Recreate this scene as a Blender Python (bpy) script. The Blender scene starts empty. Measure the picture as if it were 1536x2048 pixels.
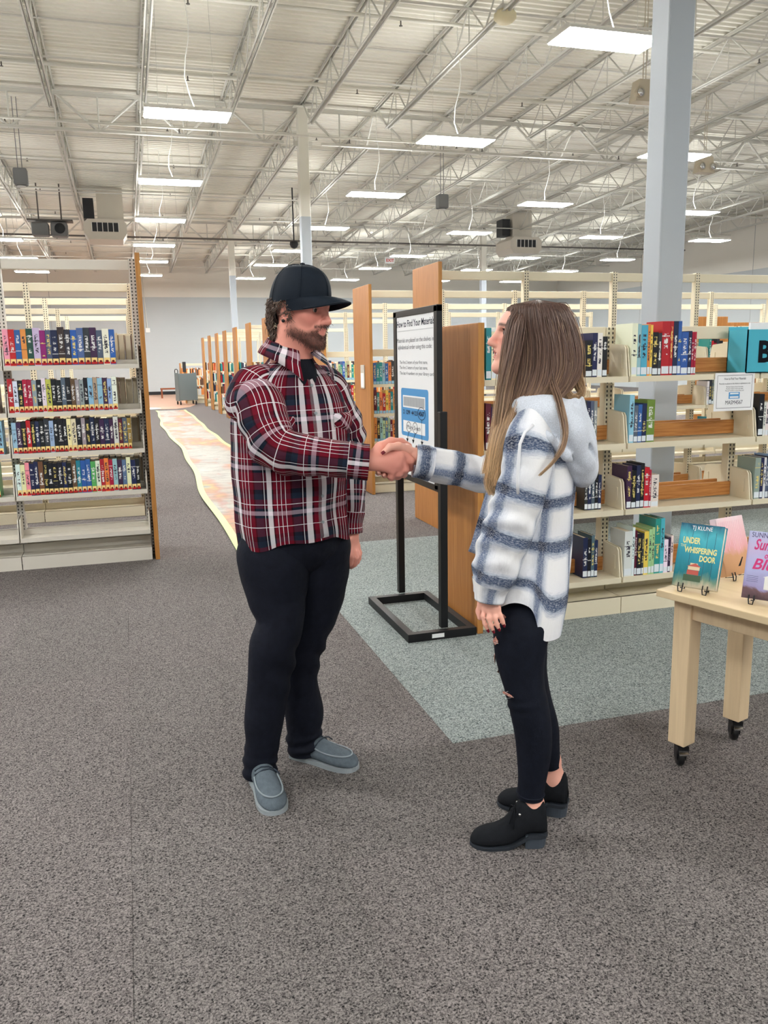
import bpy, bmesh, math, random
import numpy as np
from mathutils import Vector, Matrix
PI = math.pi
SC = bpy.context.scene
COL = SC.collection
rnd = random.Random(7)

# ------------------------------------------------------------------ camera, world, exposure
CAM_H, FPX = 1.5, 1655.4
YAW, PITCH, ROLL = math.radians(16.96), math.radians(10.52), math.radians(-1.02)
_f = np.array([math.sin(YAW)*math.cos(PITCH), math.cos(YAW)*math.cos(PITCH), -math.sin(PITCH)])
_r = np.array([math.cos(YAW), -math.sin(YAW), 0.0]); _u = np.cross(_r, _f)
_r, _u = _r*math.cos(ROLL)+_u*math.sin(ROLL), -_r*math.sin(ROLL)+_u*math.cos(ROLL)
cd = bpy.data.cameras.new('camera'); cam = bpy.data.objects.new('camera', cd); COL.objects.link(cam)
cam.matrix_world = Matrix(((_r[0], _u[0], -_f[0], 0), (_r[1], _u[1], -_f[1], 0), (_r[2], _u[2], -_f[2], CAM_H), (0, 0, 0, 1)))
cd.sensor_fit = 'VERTICAL'; cd.sensor_height = 36.0; cd.lens = FPX/2048*36.0; cd.clip_end = 200
SC.camera = cam
vs = SC.view_settings
vs.view_transform = 'Standard'; vs.look = 'None'; vs.gamma = 1.0; vs.use_curve_mapping = False
vs.exposure = 0.52
LIGHT = 62.0           # emission of the ceiling fixtures
w = bpy.data.worlds.new('world'); SC.world = w; w.use_nodes = True
w.node_tree.nodes['Background'].inputs[0].default_value = (0.8, 0.85, 0.9, 1)
w.node_tree.nodes['Background'].inputs[1].default_value = 0.02
SC.cycles.max_bounces = 5; SC.cycles.diffuse_bounces = 4; SC.cycles.glossy_bounces = 2
SC.cycles.transparent_max_bounces = 6; SC.cycles.caustics_reflective = False; SC.cycles.caustics_refractive = False

# the horizontal view directions: people are modelled in (right, depth, up)
FW = np.array([math.sin(YAW), math.cos(YAW), 0.0]); RT = np.array([math.cos(YAW), -math.sin(YAW), 0.0])
def px(x, y, d):
    """point seen at photo pixel (x, y) at horizontal depth d, as (right, depth, up)"""
    r = _f + _r*((x-768)/FPX) + _u*((1024-y)/FPX)
    p = r*(d/float(r@FW))
    return np.array([p@RT, d, p[2]+CAM_H])

# ------------------------------------------------------------------ small helpers
def srgb(*c):
    if len(c) == 1: c = tuple(int(c[0][i:i+2], 16) for i in (0, 2, 4))
    return tuple((v/255/12.92 if v/255 <= 0.04045 else ((v/255+0.055)/1.055)**2.4) for v in c)
def tag(o, label, cat, group=None, kind=None):
    o['label'] = label; o['category'] = cat
    if group: o['group'] = group
    if kind: o['kind'] = kind
    return o
def empty(name, loc=(0, 0, 0), rz=0.0, parent=None):
    o = bpy.data.objects.new(name, None); COL.objects.link(o)
    o.location = loc; o.rotation_euler = (0, 0, rz); o.empty_display_size = 0.1
    if parent: o.parent = parent
    return o
def link(name, me, parent=None, loc=(0, 0, 0), rot=(0, 0, 0), scale=(1, 1, 1)):
    o = bpy.data.objects.new(name, me); COL.objects.link(o)
    o.location = loc; o.rotation_euler = rot; o.scale = scale
    if parent: o.parent = parent
    return o

class MB:
    """collects simple solids into one mesh"""
    def __init__(s): s.v = []; s.f = []; s.m = []; s.sm = []
    def add(s, vs_, fs, mi=0, smooth=False):
        n = len(s.v); s.v += [tuple(map(float, p)) for p in vs_]
        s.f += [tuple(i+n for i in f) for f in fs]; s.m += [mi]*len(fs); s.sm += [smooth]*len(fs)
        return s
    def box(s, a, b, mi=0):
        x0, y0, z0 = a; x1, y1, z1 = b
        v = [(x0, y0, z0), (x1, y0, z0), (x1, y1, z0), (x0, y1, z0), (x0, y0, z1), (x1, y0, z1), (x1, y1, z1), (x0, y1, z1)]
        return s.add(v, [(0, 3, 2, 1), (4, 5, 6, 7), (0, 1, 5, 4), (1, 2, 6, 5), (2, 3, 7, 6), (3, 0, 4, 7)], mi)
    def bevbox(s, a, b, r=0.004, mi=0):
        bm = bmesh.new(); bmesh.ops.create_cube(bm, size=1)
        for v in bm.verts:
            v.co = Vector([a[i]+(v.co[i]+.5)*(b[i]-a[i]) for i in range(3)])
        bmesh.ops.bevel(bm, geom=bm.edges[:], offset=r, segments=2, affect='EDGES', profile=.5)
        return s.frombm(bm, mi)
    def frombm(s, bm, mi=0, smooth=False):
        bm.verts.index_update()
        s.add([v.co[:] for v in bm.verts], [tuple(v.index for v in f.verts) for f in bm.faces], mi, smooth); bm.free(); return s
    def prism(s, poly, axis, t0, t1, mi=0):
        """polygon in the two other axes, extruded along axis"""
        def P(p, t):
            q = list(p); q.insert(axis, t); return tuple(q)
        n = len(poly); v = [P(p, t0) for p in poly]+[P(p, t1) for p in poly]
        f = [tuple(range(n)), tuple(range(2*n-1, n-1, -1))]+[(i, i+n, (i+1) % n+n, (i+1) % n) for i in range(n)]
        return s.add(v, f, mi)
    def bar(s, p, q, r=0.01, n=4, mi=0, smooth=False, r2=None):
        p = Vector(p); q = Vector(q); d = (q-p)
        if d.length < 1e-6: return s
        d.normalize(); a = d.orthogonal().normalized(); b = d.cross(a); r2 = r if r2 is None else r2
        v = []
        for c, rr in ((p, r), (q, r2)):
            for i in range(n):
                t = 2*PI*(i+.5)/n; v.append(c+a*(math.cos(t)*rr)+b*(math.sin(t)*rr))
        f = [(i, (i+1) % n, (i+1) % n+n, i+n) for i in range(n)]+[tuple(range(n-1, -1, -1)), tuple(range(n, 2*n))]
        return s.add(v, f, mi, smooth)
    def tube(s, pts, r, n=6, mi=0, closed=False):
        pts = [Vector(p) for p in pts]; m = len(pts); v = []; rr = r if hasattr(r, '__len__') else [r]*m
        up = None
        for i in range(m):
            if closed: t = pts[(i+1) % m]-pts[i-1]
            else: t = pts[min(i+1, m-1)]-pts[max(i-1, 0)]
            t.normalize()
            if up is None: up = t.orthogonal().normalized()
            up = (up-t*up.dot(t)); up = up.normalized() if up.length > 1e-6 else t.orthogonal().normalized()
            b = t.cross(up)
            for k in range(n):
                a = 2*PI*k/n; v.append(pts[i]+up*(math.cos(a)*rr[i])+b*(math.sin(a)*rr[i]))
        f = []
        for i in range(m if closed else m-1):
            j = (i+1) % m
            for k in range(n): f.append((i*n+k, i*n+(k+1) % n, j*n+(k+1) % n, j*n+k))
        if not closed: f += [tuple(range(n-1, -1, -1)), tuple(range((m-1)*n, m*n))]
        return s.add(v, f, mi, True)
    def lathe(s, prof, c=(0, 0, 0), n=16, mi=0, axis=2):
        v = []
        for r, h in prof:
            for k in range(n):
                a = 2*PI*k/n; p = [r*math.cos(a), r*math.sin(a)]; p.insert(axis, h); v.append([p[i]+c[i] for i in range(3)])
        f = [(i*n+k, i*n+(k+1) % n, (i+1)*n+(k+1) % n, (i+1)*n+k) for i in range(len(prof)-1) for k in range(n)]
        f += [tuple(range(n-1, -1, -1)), tuple(range((len(prof)-1)*n, len(prof)*n))]
        return s.add(v, f, mi, True)
    def mesh(s, name, mats):
        me = bpy.data.meshes.new(name); me.from_pydata(s.v, [], s.f)
        for m in (mats if isinstance(mats, (list, tuple)) else [mats]): me.materials.append(m)
        me.polygons.foreach_set('material_index', s.m); me.polygons.foreach_set('use_smooth', s.sm); me.update()
        return me
    def build(s, name, mats, parent=None, loc=(0, 0, 0), rot=(0, 0, 0), scale=(1, 1, 1)):
        return link(name, s.mesh(name, mats), parent, loc, rot, scale)

# ------------------------------------------------------------------ materials
class NT:
    def __init__(s, name):
        s.m = bpy.data.materials.new(name); s.m.use_nodes = True; s.t = s.m.node_tree
        s.b = s.t.nodes['Principled BSDF']; s.out = s.t.nodes['Material Output']
    def n(s, typ, **kw):
        nd = s.t.nodes.new(typ)
        for k, v in kw.items(): setattr(nd, k, v)
        return nd
    def l(s, a, b): s.t.links.new(a, b)
    def val(s, sock, v):
        if hasattr(v, 'is_output'): s.l(v, sock)
        else:
            try: sock.default_value = v
            except Exception: sock.default_value = (*v, 1) if len(v) == 3 else v
    def math(s, op, a, b=0.0, c=None):
        nd = s.n('ShaderNodeMath', operation=op); s.val(nd.inputs[0], a); s.val(nd.inputs[1], b)
        if c is not None: s.val(nd.inputs[2], c)
        return nd.outputs[0]
    def mix(s, f, a, b, mode='MIX'):
        nd = s.n('ShaderNodeMix', data_type='RGBA', blend_type=mode)
        s.val(nd.inputs[0], f); s.val(nd.inputs[6], a); s.val(nd.inputs[7], b); return nd.outputs[2]
    def noise(s, vec, scale, detail=2, rough=.5, dist=0):
        nd = s.n('ShaderNodeTexNoise'); s.l(vec, nd.inputs['Vector']); nd.inputs['Scale'].default_value = scale
        nd.inputs['Detail'].default_value = detail; nd.inputs['Roughness'].default_value = rough; nd.inputs['Distortion'].default_value = dist
        return nd.outputs[0]
    def ramp(s, f, stops, interp='LINEAR'):
        nd = s.n('ShaderNodeValToRGB'); cr = nd.color_ramp; cr.interpolation = interp
        while len(cr.elements) < len(stops): cr.elements.new(.5)
        for e, (p, c) in zip(cr.elements, stops):
            e.position = p; e.color = (*c, 1) if hasattr(c, '__len__') else (c, c, c, 1)
        s.l(f, nd.inputs[0]); return nd.outputs[0]
    def coord(s, which='Object'): return s.n('ShaderNodeTexCoord').outputs[which]
    def mapping(s, vec, scale=(1, 1, 1), loc=(0, 0, 0), rot=(0, 0, 0)):
        nd = s.n('ShaderNodeMapping'); s.l(vec, nd.inputs[0]); nd.inputs['Scale'].default_value = scale
        nd.inputs['Location'].default_value = loc; nd.inputs['Rotation'].default_value = rot; return nd.outputs[0]
    def sep(s, vec):
        nd = s.n('ShaderNodeSeparateXYZ'); s.l(vec, nd.inputs[0]); return nd.outputs
    def bump(s, h, strength=.3, dist=.01):
        nd = s.n('ShaderNodeBump'); s.l(h, nd.inputs['Height']); nd.inputs['Strength'].default_value = strength
        nd.inputs['Distance'].default_value = dist; s.l(nd.outputs[0], s.b.inputs['Normal'])
    def set(s, color=None, rough=.5, metal=0, spec=.5):
        if color is not None: s.val(s.b.inputs['Base Color'], color)
        s.val(s.b.inputs['Roughness'], rough); s.b.inputs['Metallic'].default_value = metal
        s.b.inputs['Specular IOR Level'].default_value = spec; return s.m

def plain(name, col, rough=.5, metal=0, spec=.4, var=0.0, scale=8):
    t = NT(name)
    if var:
        n = t.noise(t.coord(), scale, 3)
        c = t.mix(n, tuple(x*(1-var) for x in col), tuple(min(1, x*(1+var)) for x in col))
        return t.set(c, rough, metal, spec)
    return t.set((*col, 1), rough, metal, spec)
def emit(name, col, s):
    t = NT(name); t.b.inputs['Emission Color'].default_value = (*col, 1); t.b.inputs['Emission Strength'].default_value = s
    return t.set((.8, .8, .8, 1), .5)
def wood(name, c1, c2, scale=(30, 30, 1.6), rough=.42, band=3.0):
    t = NT(name); o = t.coord(); v = t.mapping(o, scale)
    n1 = t.noise(v, 1.0, 4, .6, .6); n2 = t.noise(t.mapping(o, (scale[0]*5, scale[1]*5, scale[2]*2)), 1.0, 3, .6)
    g = t.math('FRACT', t.math('MULTIPLY', n1, band)); g = t.math('ABSOLUTE', t.math('SUBTRACT', g, .5))
    f = t.math('ADD', t.math('MULTIPLY', g, 1.1), t.math('MULTIPLY', n2, .5))
    return t.set(t.mix(t.math('MULTIPLY', f, .9), c1, c2), rough, 0, .35)

M = {}
M['wood'] = wood('oak_panel', srgb(152, 96, 46), srgb(190, 134, 76))
M['wood_end'] = wood('oak_edge', srgb(170, 112, 52), srgb(204, 150, 84))
M['woodstop'] = wood('oak_board', srgb(150, 90, 40), srgb(200, 142, 80), (1.6, 30, 30), band=5)
M['birch'] = wood('birch_table', srgb(216, 188, 150), srgb(238, 214, 176), (22, 22, 1.2), .4, 2)
M['birch_top'] = wood('birch_top', srgb(228, 200, 156), srgb(246, 224, 184), (14, 1.5, 14), .35, 2)
M['cream'] = plain('cream_steel', srgb(226, 216, 190), .42, 0, .4, .03, 3)
M['greysteel'] = plain('warm_grey_steel', srgb(214, 208, 196), .42, 0, .4, .03, 3)
M['black'] = plain('black_steel', srgb(14, 15, 18), .45, 0, .4)
M['rubber'] = plain('black_rubber', srgb(20, 20, 22), .35)
M['chrome'] = plain('bright_metal', srgb(215, 215, 215), .25, 1.0)
M['white'] = plain('white_paper', srgb(240, 241, 242), .6, 0, .2)
M['ink'] = plain('dark_ink', srgb(38, 42, 62), .7, 0, .1)
M['inkblack'] = plain('black_ink', srgb(22, 24, 30), .7, 0, .1)
M['signblue'] = plain('sign_blue', srgb(92, 156, 210), .6, 0, .1)
M['signgrey'] = plain('sign_grey', srgb(190, 193, 196), .6, 0, .1)
M['roofpaint'] = plain('roof_paint', srgb(228, 226, 215), .6, 0, .3, .04, 1.5)
M['joistpaint'] = plain('joist_paint', srgb(204, 203, 196), .55, 0, .3, .05, 2)
M['pipe'] = plain('pipe_paint', srgb(216, 214, 204), .5, 0, .3)
M['darkpipe'] = plain('dark_pipe', srgb(96, 92, 88), .5, 0, .3)
M['greyplastic'] = plain('grey_plastic', srgb(120, 122, 124), .5)
M['darkplastic'] = plain('dark_plastic', srgb(40, 42, 46), .5)
M['fixture'] = plain('fixture_white', srgb(236, 236, 232), .5)
M['lamp'] = emit('led_panel', (1.0, 1.0, .985), LIGHT)
M['uplamp'] = emit('led_uplight', (1.0, 1.0, .985), LIGHT*.34)

def slot_steel(name, col):
    t = NT(name); o = t.sep(t.coord())
    z = t.math('FRACT', t.math('MULTIPLY', o[2], 1/.0254)); a = t.math('GREATER_THAN', z, .48)
    x = t.math('ABSOLUTE', o[0]); b = t.math('LESS_THAN', t.math('ABSOLUTE', t.math('SUBTRACT', x, .013)), .0045)
    return t.set(t.mix(t.math('MULTIPLY', a, b), col, srgb(60, 56, 50)), .42, 0, .4)
M['slot_cream'] = slot_steel('slotted_cream_steel', srgb(226, 216, 190))
M['slot_grey'] = slot_steel('slotted_grey_steel', srgb(206, 202, 194))

def carpet(name, dark, light, tint=.12, sc=170.0):
    t = NT(name); g = t.n('ShaderNodeNewGeometry').outputs['Position']
    n1 = t.noise(g, sc, 2, .55, .8); n2 = t.noise(t.mapping(g, (1, 1, 1), (3, 7, 1)), sc*.45, 2, .6)
    f = t.ramp(t.math('ADD', t.math('MULTIPLY', n1, .75), t.math('MULTIPLY', n2, .25)), [(.36, 0.0), (.62, 1.0)])
    c = t.mix(f, dark, light)
    oi = t.n('ShaderNodeObjectInfo').outputs['Random']
    big = t.noise(g, .9, 2)
    v = t.math('ADD', t.math('MULTIPLY', oi, .5), t.math('MULTIPLY', big, .5))
    c = t.mix(.75, c, t.mix(v, tuple(x*(1-tint) for x in (1.0, 1.02, 1.0)), tuple(1+tint*.6*k for k in (1.0, .55, .6))), 'MULTIPLY')
    t.bump(n1, .5, .004)
    return t.set(c, .95, 0, .1)
M['carpet'] = carpet('grey_brown_carpet', srgb(26, 25, 26), srgb(138, 132, 130))
M['carpet2'] = carpet('blue_grey_carpet', srgb(62, 71, 74), srgb(168, 175, 173), .06, 150)

def wallpaint(name):
    t = NT(name); g = t.n('ShaderNodeNewGeometry').outputs['Position']; s = t.sep(g)
    top = t.math('GREATER_THAN', s[2], 4.45)
    c = t.mix(top, srgb(190, 196, 198), srgb(232, 229, 220))
    n = t.noise(g, .6, 2); c = t.mix(.12, c, t.ramp(n, [(.3, .8), (.7, 1.0)]), 'MULTIPLY')
    zz = t.math('FRACT', t.math('MULTIPLY', s[2], 1/.203)); j = t.math('LESS_THAN', zz, .05)
    t.bump(t.math('SUBTRACT', 1.0, j), .35, .006)
    return t.set(c, .7, 0, .2)
M['wall'] = wallpaint('two_tone_block_wall')
def colpaint(name):
    t = NT(name); s = t.sep(t.n('ShaderNodeNewGeometry').outputs['Position'])
    top = t.math('GREATER_THAN', s[2], 4.45)
    return t.set(t.mix(top, srgb(176, 184, 192), srgb(228, 226, 216)), .45, 0, .4)
M['column'] = colpaint('two_tone_column')
M['woodfloor'] = wood('vinyl_plank', srgb(170, 128, 104), srgb(200, 164, 140), (1.2, 18, 18), .4, 3)

def bookmat():
    t = NT('book_cover'); oi = t.n('ShaderNodeObjectInfo'); o = t.sep(t.coord())
    rn = oi.outputs['Random']
    spine = t.math('LESS_THAN', o[1], .012)
    inx = t.math('LESS_THAN', t.math('ABSOLUTE', t.math('SUBTRACT', o[0], .5)), .24)
    inz = t.math('LESS_THAN', t.math('ABSOLUTE', t.math('SUBTRACT', o[2], .58)), t.math('ADD', .2, t.math('MULTIPLY', rn, .12)))
    cv = t.n('ShaderNodeCombineXYZ'); t.l(t.math('MULTIPLY', o[0], 2.2), cv.inputs[0]); t.l(t.math('MULTIPLY', rn, 40.0), cv.inputs[1]); t.l(t.math('MULTIPLY', o[2], 22.0), cv.inputs[2])
    n = t.noise(cv.outputs[0], 1.0, 3, .7)
    tx = t.math('GREATER_THAN', n, .5)
    cv2 = t.n('ShaderNodeCombineXYZ'); t.l(t.math('MULTIPLY', rn, 90.0), cv2.inputs[0]); t.l(t.math('MULTIPLY', o[2], 3.0), cv2.inputs[2])
    blk = t.math('GREATER_THAN', t.noise(cv2.outputs[0], 1.0, 1), .42)
    m = t.math('MULTIPLY', t.math('MULTIPLY', tx, blk), t.math('MULTIPLY', spine, t.math('MULTIPLY', inx, inz)))
    lum = t.n('ShaderNodeRGBToBW'); t.l(oi.outputs['Color'], lum.inputs[0])
    dark = t.math('LESS_THAN', lum.outputs[0], .35)
    tc = t.mix(dark, srgb(46, 44, 60), t.mix(t.math('GREATER_THAN', rn, .75), srgb(232, 232, 230), srgb(226, 206, 120)))
    band = t.math('MULTIPLY', spine, t.math('LESS_THAN', t.math('ABSOLUTE', t.math('SUBTRACT', o[2], t.math('ADD', .3, t.math('MULTIPLY', t.math('FRACT', t.math('MULTIPLY', rn, 17.0)), .5)))), .012))
    c = t.mix(m, oi.outputs['Color'], tc); c = t.mix(t.math('MULTIPLY', band, .6), c, tc)
    return t.set(c, .35, 0, .45)
M['book'] = bookmat()
M['pages'] = plain('book_pages', srgb(214, 202, 178), .8, 0, .1, .12, 60)
def labelmat():
    t = NT('genre_label'); o = t.sep(t.coord())
    red = t.math('LESS_THAN', o[2], .075)
    dot = t.math('LESS_THAN', t.math('ADD', t.math('POWER', t.math('MULTIPLY', t.math('SUBTRACT', o[0], .5), 1.6), 2.0), t.math('POWER', t.math('MULTIPLY', t.math('SUBTRACT', o[2], .095), 12.0), 2.0)), .16)
    c = t.mix(red, srgb(246, 216, 142), srgb(190, 40, 40)); c = t.mix(dot, c, srgb(120, 30, 30))
    return t.set(c, .5, 0, .2)
M['genre'] = labelmat()
M['callno'] = plain('call_number_label', srgb(226, 234, 240), .5, 0, .2)
M['callblue'] = plain('pale_blue_label', srgb(150, 196, 222), .5, 0, .2)
# ------------------------------------------------------------------ the room
X0, X1, Y0, Y1 = -12.0, 22.2, -7.0, 40.6
SLOPE = 0.028
def zdeck(y): return 6.70-SLOPE*(y-17.95)
def structure(o, label, cat):
    tag(o, label, cat, kind='structure'); return o

fl = MB(); fl.box((X0, Y0, -.1), (X1, Y1, -.004)); floor = fl.build('floor', M['carpet'])
structure(floor, 'grey brown speckled carpet floor of the library hall', 'floor')
# carpet tiles that can be told apart near the camera; the blue-grey field starts at (1.134, 2.84)
T = .61
tm = MB(); tm.box((.0006, .0006, -.0035), (T-.0006, T-.0006, 0)); tile1 = tm.mesh('carpet_tile', M['carpet'])
tm = MB(); tm.box((.0006, .0006, -.0035), (T-.0006, T-.0006, 0)); tile2 = tm.mesh('pale_carpet_tile', M['carpet2'])
for i in range(-5, 5):
    for j in range(-3, 7):
        x, y = 1.134+i*T, 2.84+j*T
        blue = i >= 0 and 0 <= j <= 5
        link('carpet_tile', tile2 if blue else tile1, floor, (x, y, 0))
pale = MB()
pale.box((1.134+5*T, 2.84, -.0035), (9.5, 2.84+6*T, 0)); pale.build('pale_carpet', M['carpet2'], floor)
far = MB(); pts = [(-6, 40.5), (-6, 28.3), (.6, 28.2), (1.1, 28.0), (1.5, 27.9), (2.0, 28.8), (2.3, 30.2), (2.5, 40.5)]
far.prism(pts, 2, -.0035, .0015); far.build('plank_flooring', M['woodfloor'], floor)

def wallobj(name, a, b, label):
    m = MB(); m.box(a, b); return structure(m.build(name, M['wall']), label, 'wall')
wallobj('wall_back', (X0, Y1, -.1), (X1, Y1+.2, 7.6), 'far block wall, pale grey below and white above')
wallobj('wall_right', (X1, Y0, -.1), (X1+.2, Y1+.2, 7.6), 'long side block wall with white upper band')
wallobj('wall_left', (X0-.2, Y0, -.1), (X0, Y1+.2, 7.6), 'opposite long block wall behind the bookcases')
wallobj('wall_front', (X0-.2, Y0-.2, -.1), (X1+.2, Y0, 7.6), 'block wall closing the near end of the hall')
bb = MB(); bb.box((X0, Y1-.02, -.004), (X1, Y1, .15))
structure(bb.build('baseboard_back', plain('black_base', srgb(22, 24, 28), .5)), 'black cove base along the far wall', 'baseboard')
# wall panel joints and a conduit on the far wall
jm = plain('joint_grey', srgb(170, 172, 172), .7)
for x in (-3.0, 9.0, 15.0):
    m = MB(); m.box((x-.012, Y1-.006, .15), (x+.012, Y1, 6.0)); o = m.build('control_joint', jm, bpy.data.objects['wall_back'])
for y in (18.0, 26.0, 33.0):
    m = MB(); m.box((X1-.006, y-.012, 0), (X1, y+.012, 6.4)); m.build('control_joint', jm, bpy.data.objects['wall_right'])
cdt = empty('wall_conduit', (1.12, Y1-.03, 0)); tag(cdt, 'thin grey conduit dropping down the far wall to a junction box', 'conduit')
m = MB(); m.bar((0, 0, 3.02), (-.10, 0, 5.4), .022, 8); m.build('pipe', M['pipe'], cdt)
m = MB(); m.bevbox((-.09, -.04, 2.86), (.11, .03, 3.06), .01); m.build('junction_box', M['fixture'], cdt)

# deck: corrugated steel, ribs across
PITCH_R, DEP = .1524, .055
m = MB(); n = int((Y1-Y0)/PITCH_R); V = []; F = []
for k in range(n):
    y = Y0+k*PITCH_R
    for dy, dz in ((0, 0), (.055, 0), (.075, DEP), (.132, DEP)):
        z = zdeck(y)+dz
        V += [(X0, y+dy, z), (X1, y+dy, z)]
for k in range(len(V)//2-1): F.append((2*k, 2*k+1, 2*k+3, 2*k+2))
m.add(V, F); deck = m.build('ceiling', M['roofpaint'])
structure(deck, 'corrugated steel roof deck painted off white', 'ceiling')
rf = MB(); rf.add([(X0, Y0, zdeck(Y0)+.1), (X1, Y0, zdeck(Y0)+.1), (X1, Y1, zdeck(Y1)+.1), (X0, Y1, zdeck(Y1)+.1)], [(0, 1, 2, 3)])
rf.build('roof_sheet', M['roofpaint'], deck)

# open web joists between the girder lines
GY = [5.45, 17.95, 30.45, Y1]
JX = [3.85+1.6*k for k in range(-6, 12)]
JD = .62
def joist_meshes(L):
    top = MB(); bot = MB(); web = MB()
    for sx in (-1, 1):
        top.box((sx*.012-.006+sx*.02, 0, -.05), (sx*.012+.006+sx*.02, L, 0)); top.box((sx*.035-.022, 0, -.006), (sx*.035+.022, L, 0))
        bot.box((sx*.026-.006, .75, -JD), (sx*.026+.006, L-.75, -JD+.05)); bot.box((sx*.04-.018, .75, -JD), (sx*.04+.018, L-.75, -JD+.007))
    npan = int((L-1.5)/1.22); st = (L-1.5)/npan
    web.bar((0, .12, -.03), (0, .8, -JD+.03), .016, 5); web.bar((0, L-.12, -.03), (0, L-.8, -JD+.03), .016, 5)
    for i in range(npan):
        a = .75+i*st
        web.bar((0, a, -JD+.03), (0, a+st/2, -.03), .014, 5); web.bar((0, a+st/2, -.03), (0, a+st, -JD+.03), .014, 5)
        web.bar((0, a+st/2, -.03), (0, a+st/2, -JD+.03), .010, 4)
    return [k.mesh(nm, M['joistpaint']) for k, nm in ((web, 'joist_web'), (top, 'top_chord'), (bot, 'bottom_chord'))]
tilt = -math.atan(SLOPE)
for a, b in zip(GY[:-1], GY[1:]):
    L = (b-a); me = joist_meshes(L)
    for x in JX:
        j = link('roof_joist', me[0], deck, (x, a, zdeck(a)-.012), (tilt, 0, 0))
        link('top_chord', me[1], j); link('bottom_chord', me[2], j)
# joist girders along x at the column lines
def girder(y, x0, x1):
    zt = zdeck(y)-.10; zb = zt-.70; npan = 6; st = (x1-x0)/npan
    web = MB()
    for i in range(npan):
        a = x0+i*st
        web.bar((a, y, zt), (a+st/2, y, zb), .028, 6); web.bar((a+st/2, y, zb), (a+st, y, zt), .028, 6)
        web.bar((a+st/2, y, zb), (a+st/2, y, zt), .018, 5)
    g = web.build('roof_girder', M['joistpaint'], deck)
    t = MB(); t.box((x0, y-.06, zt-.01), (x1, y+.06, zt+.005)); t.box((x0, y-.03, zt-.07), (x1, y-.02, zt)); t.box((x0, y+.02, zt-.07), (x1, y+.03, zt)); t.build('top_chord', M['joistpaint'], g)
    t = MB(); t.box((x0+.4, y-.045, zb-.006), (x1-.4, y+.045, zb+.002)); t.box((x0+.4, y-.03, zb), (x1-.4, y-.02, zb+.045)); t.box((x0+.4, y+.02, zb), (x1-.4, y+.03, zb+.045)); t.build('bottom_chord', M['joistpaint'], g)
for y in GY[1:3]:
    for x0, x1 in ((-5.75, 3.85), (3.85, 13.45), (13.45, 22.2)): girder(y, x0, x1)
# bridging rods, sprinkler mains and heads
for y, dz in ((8.6, -.05), (8.6, -.60), (11.7, -.05), (11.7, -.60), (14.8, -.05), (14.8, -.60), (21.1, -.05), (21.1, -.6), (24.2, -.05), (24.2, -.6), (27.3, -.05), (27.3, -.6), (33.0, -.05), (33.0, -.6), (35.6, -.05), (35.6, -.6), (38, -.6)):
    m = MB(); m.bar((JX[0], y, zdeck(y)+dz), (X1, y, zdeck(y)+dz), .018, 6); m.build('bridging_rod', M['joistpaint'], deck)
hd = MB(); hd.bar((0, 0, 0), (0, 0, -.07), .012, 6); hd.lathe([(.03, -.07), (.03, -.076)], n=8); hdm = hd.mesh('sprinkler_head', M['darkpipe'])
for y, dz, r, dk in ((10.2, -.2, .03, 0), (13.2, -.2, .03, 0), (16.2, -.22, .034, 0), (17.45, -.78, .020, 0), (19.4, -.2, .03, 0), (22.5, -.2, .03, 0), (25.7, -.2, .03, 0), (28.8, -.2, .03, 0), (30.0, -.74, .03, 1), (34.2, -.2, .03, 0), (37.0, -.2, .03, 0)):
    m = MB(); m.bar((JX[0], y, zdeck(y)+dz), (X1, y, zdeck(y)+dz), r, 10, 0, True)
    p = m.build('sprinkler_pipe', M['darkpipe' if dk else 'pipe'], deck)
    if r < .035:
        for x in np.arange(-5, 20, 3.2): link('sprinkler_head', hdm, p, (float(x)+rnd.uniform(-.2, .2), y, zdeck(y)+dz-r+.005))
# conduit with couplings under the girder line at the second columns
# columns
cnum = 0
def column(x, y, label):
    c = empty('column', (x, y, 0)); tag(c, label, 'column', kind='structure')
    top = zdeck(y)-.1
    m = MB(); m.bevbox((-.105, -.105, 0), (.105, .105, top), .012); m.build('column_shaft', M['column'], c)
    m = MB(); m.box((-.2, -.2, top-.02), (.2, .2, top)); m.box((-.2, -.01, top-.74), (.2, .01, top-.64)); m.build('cap_plate', M['joistpaint'], c)
    m = MB(); m.bevbox((-.112, -.112, 0), (.112, .112, .12), .004); m.build('base_cove', M['rubber'], c)
column(3.85, 5.45, 'large blue grey square column beside the near bookcase, cut by the frame')
column(3.85, 17.95, 'square column behind the capped man, white above and grey below')
column(3.85, 30.45, 'slim far column above the receding row of oak end panels')
column(13.45, 30.45, 'far column seen between the ceiling lights and the cream top rails')

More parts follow.
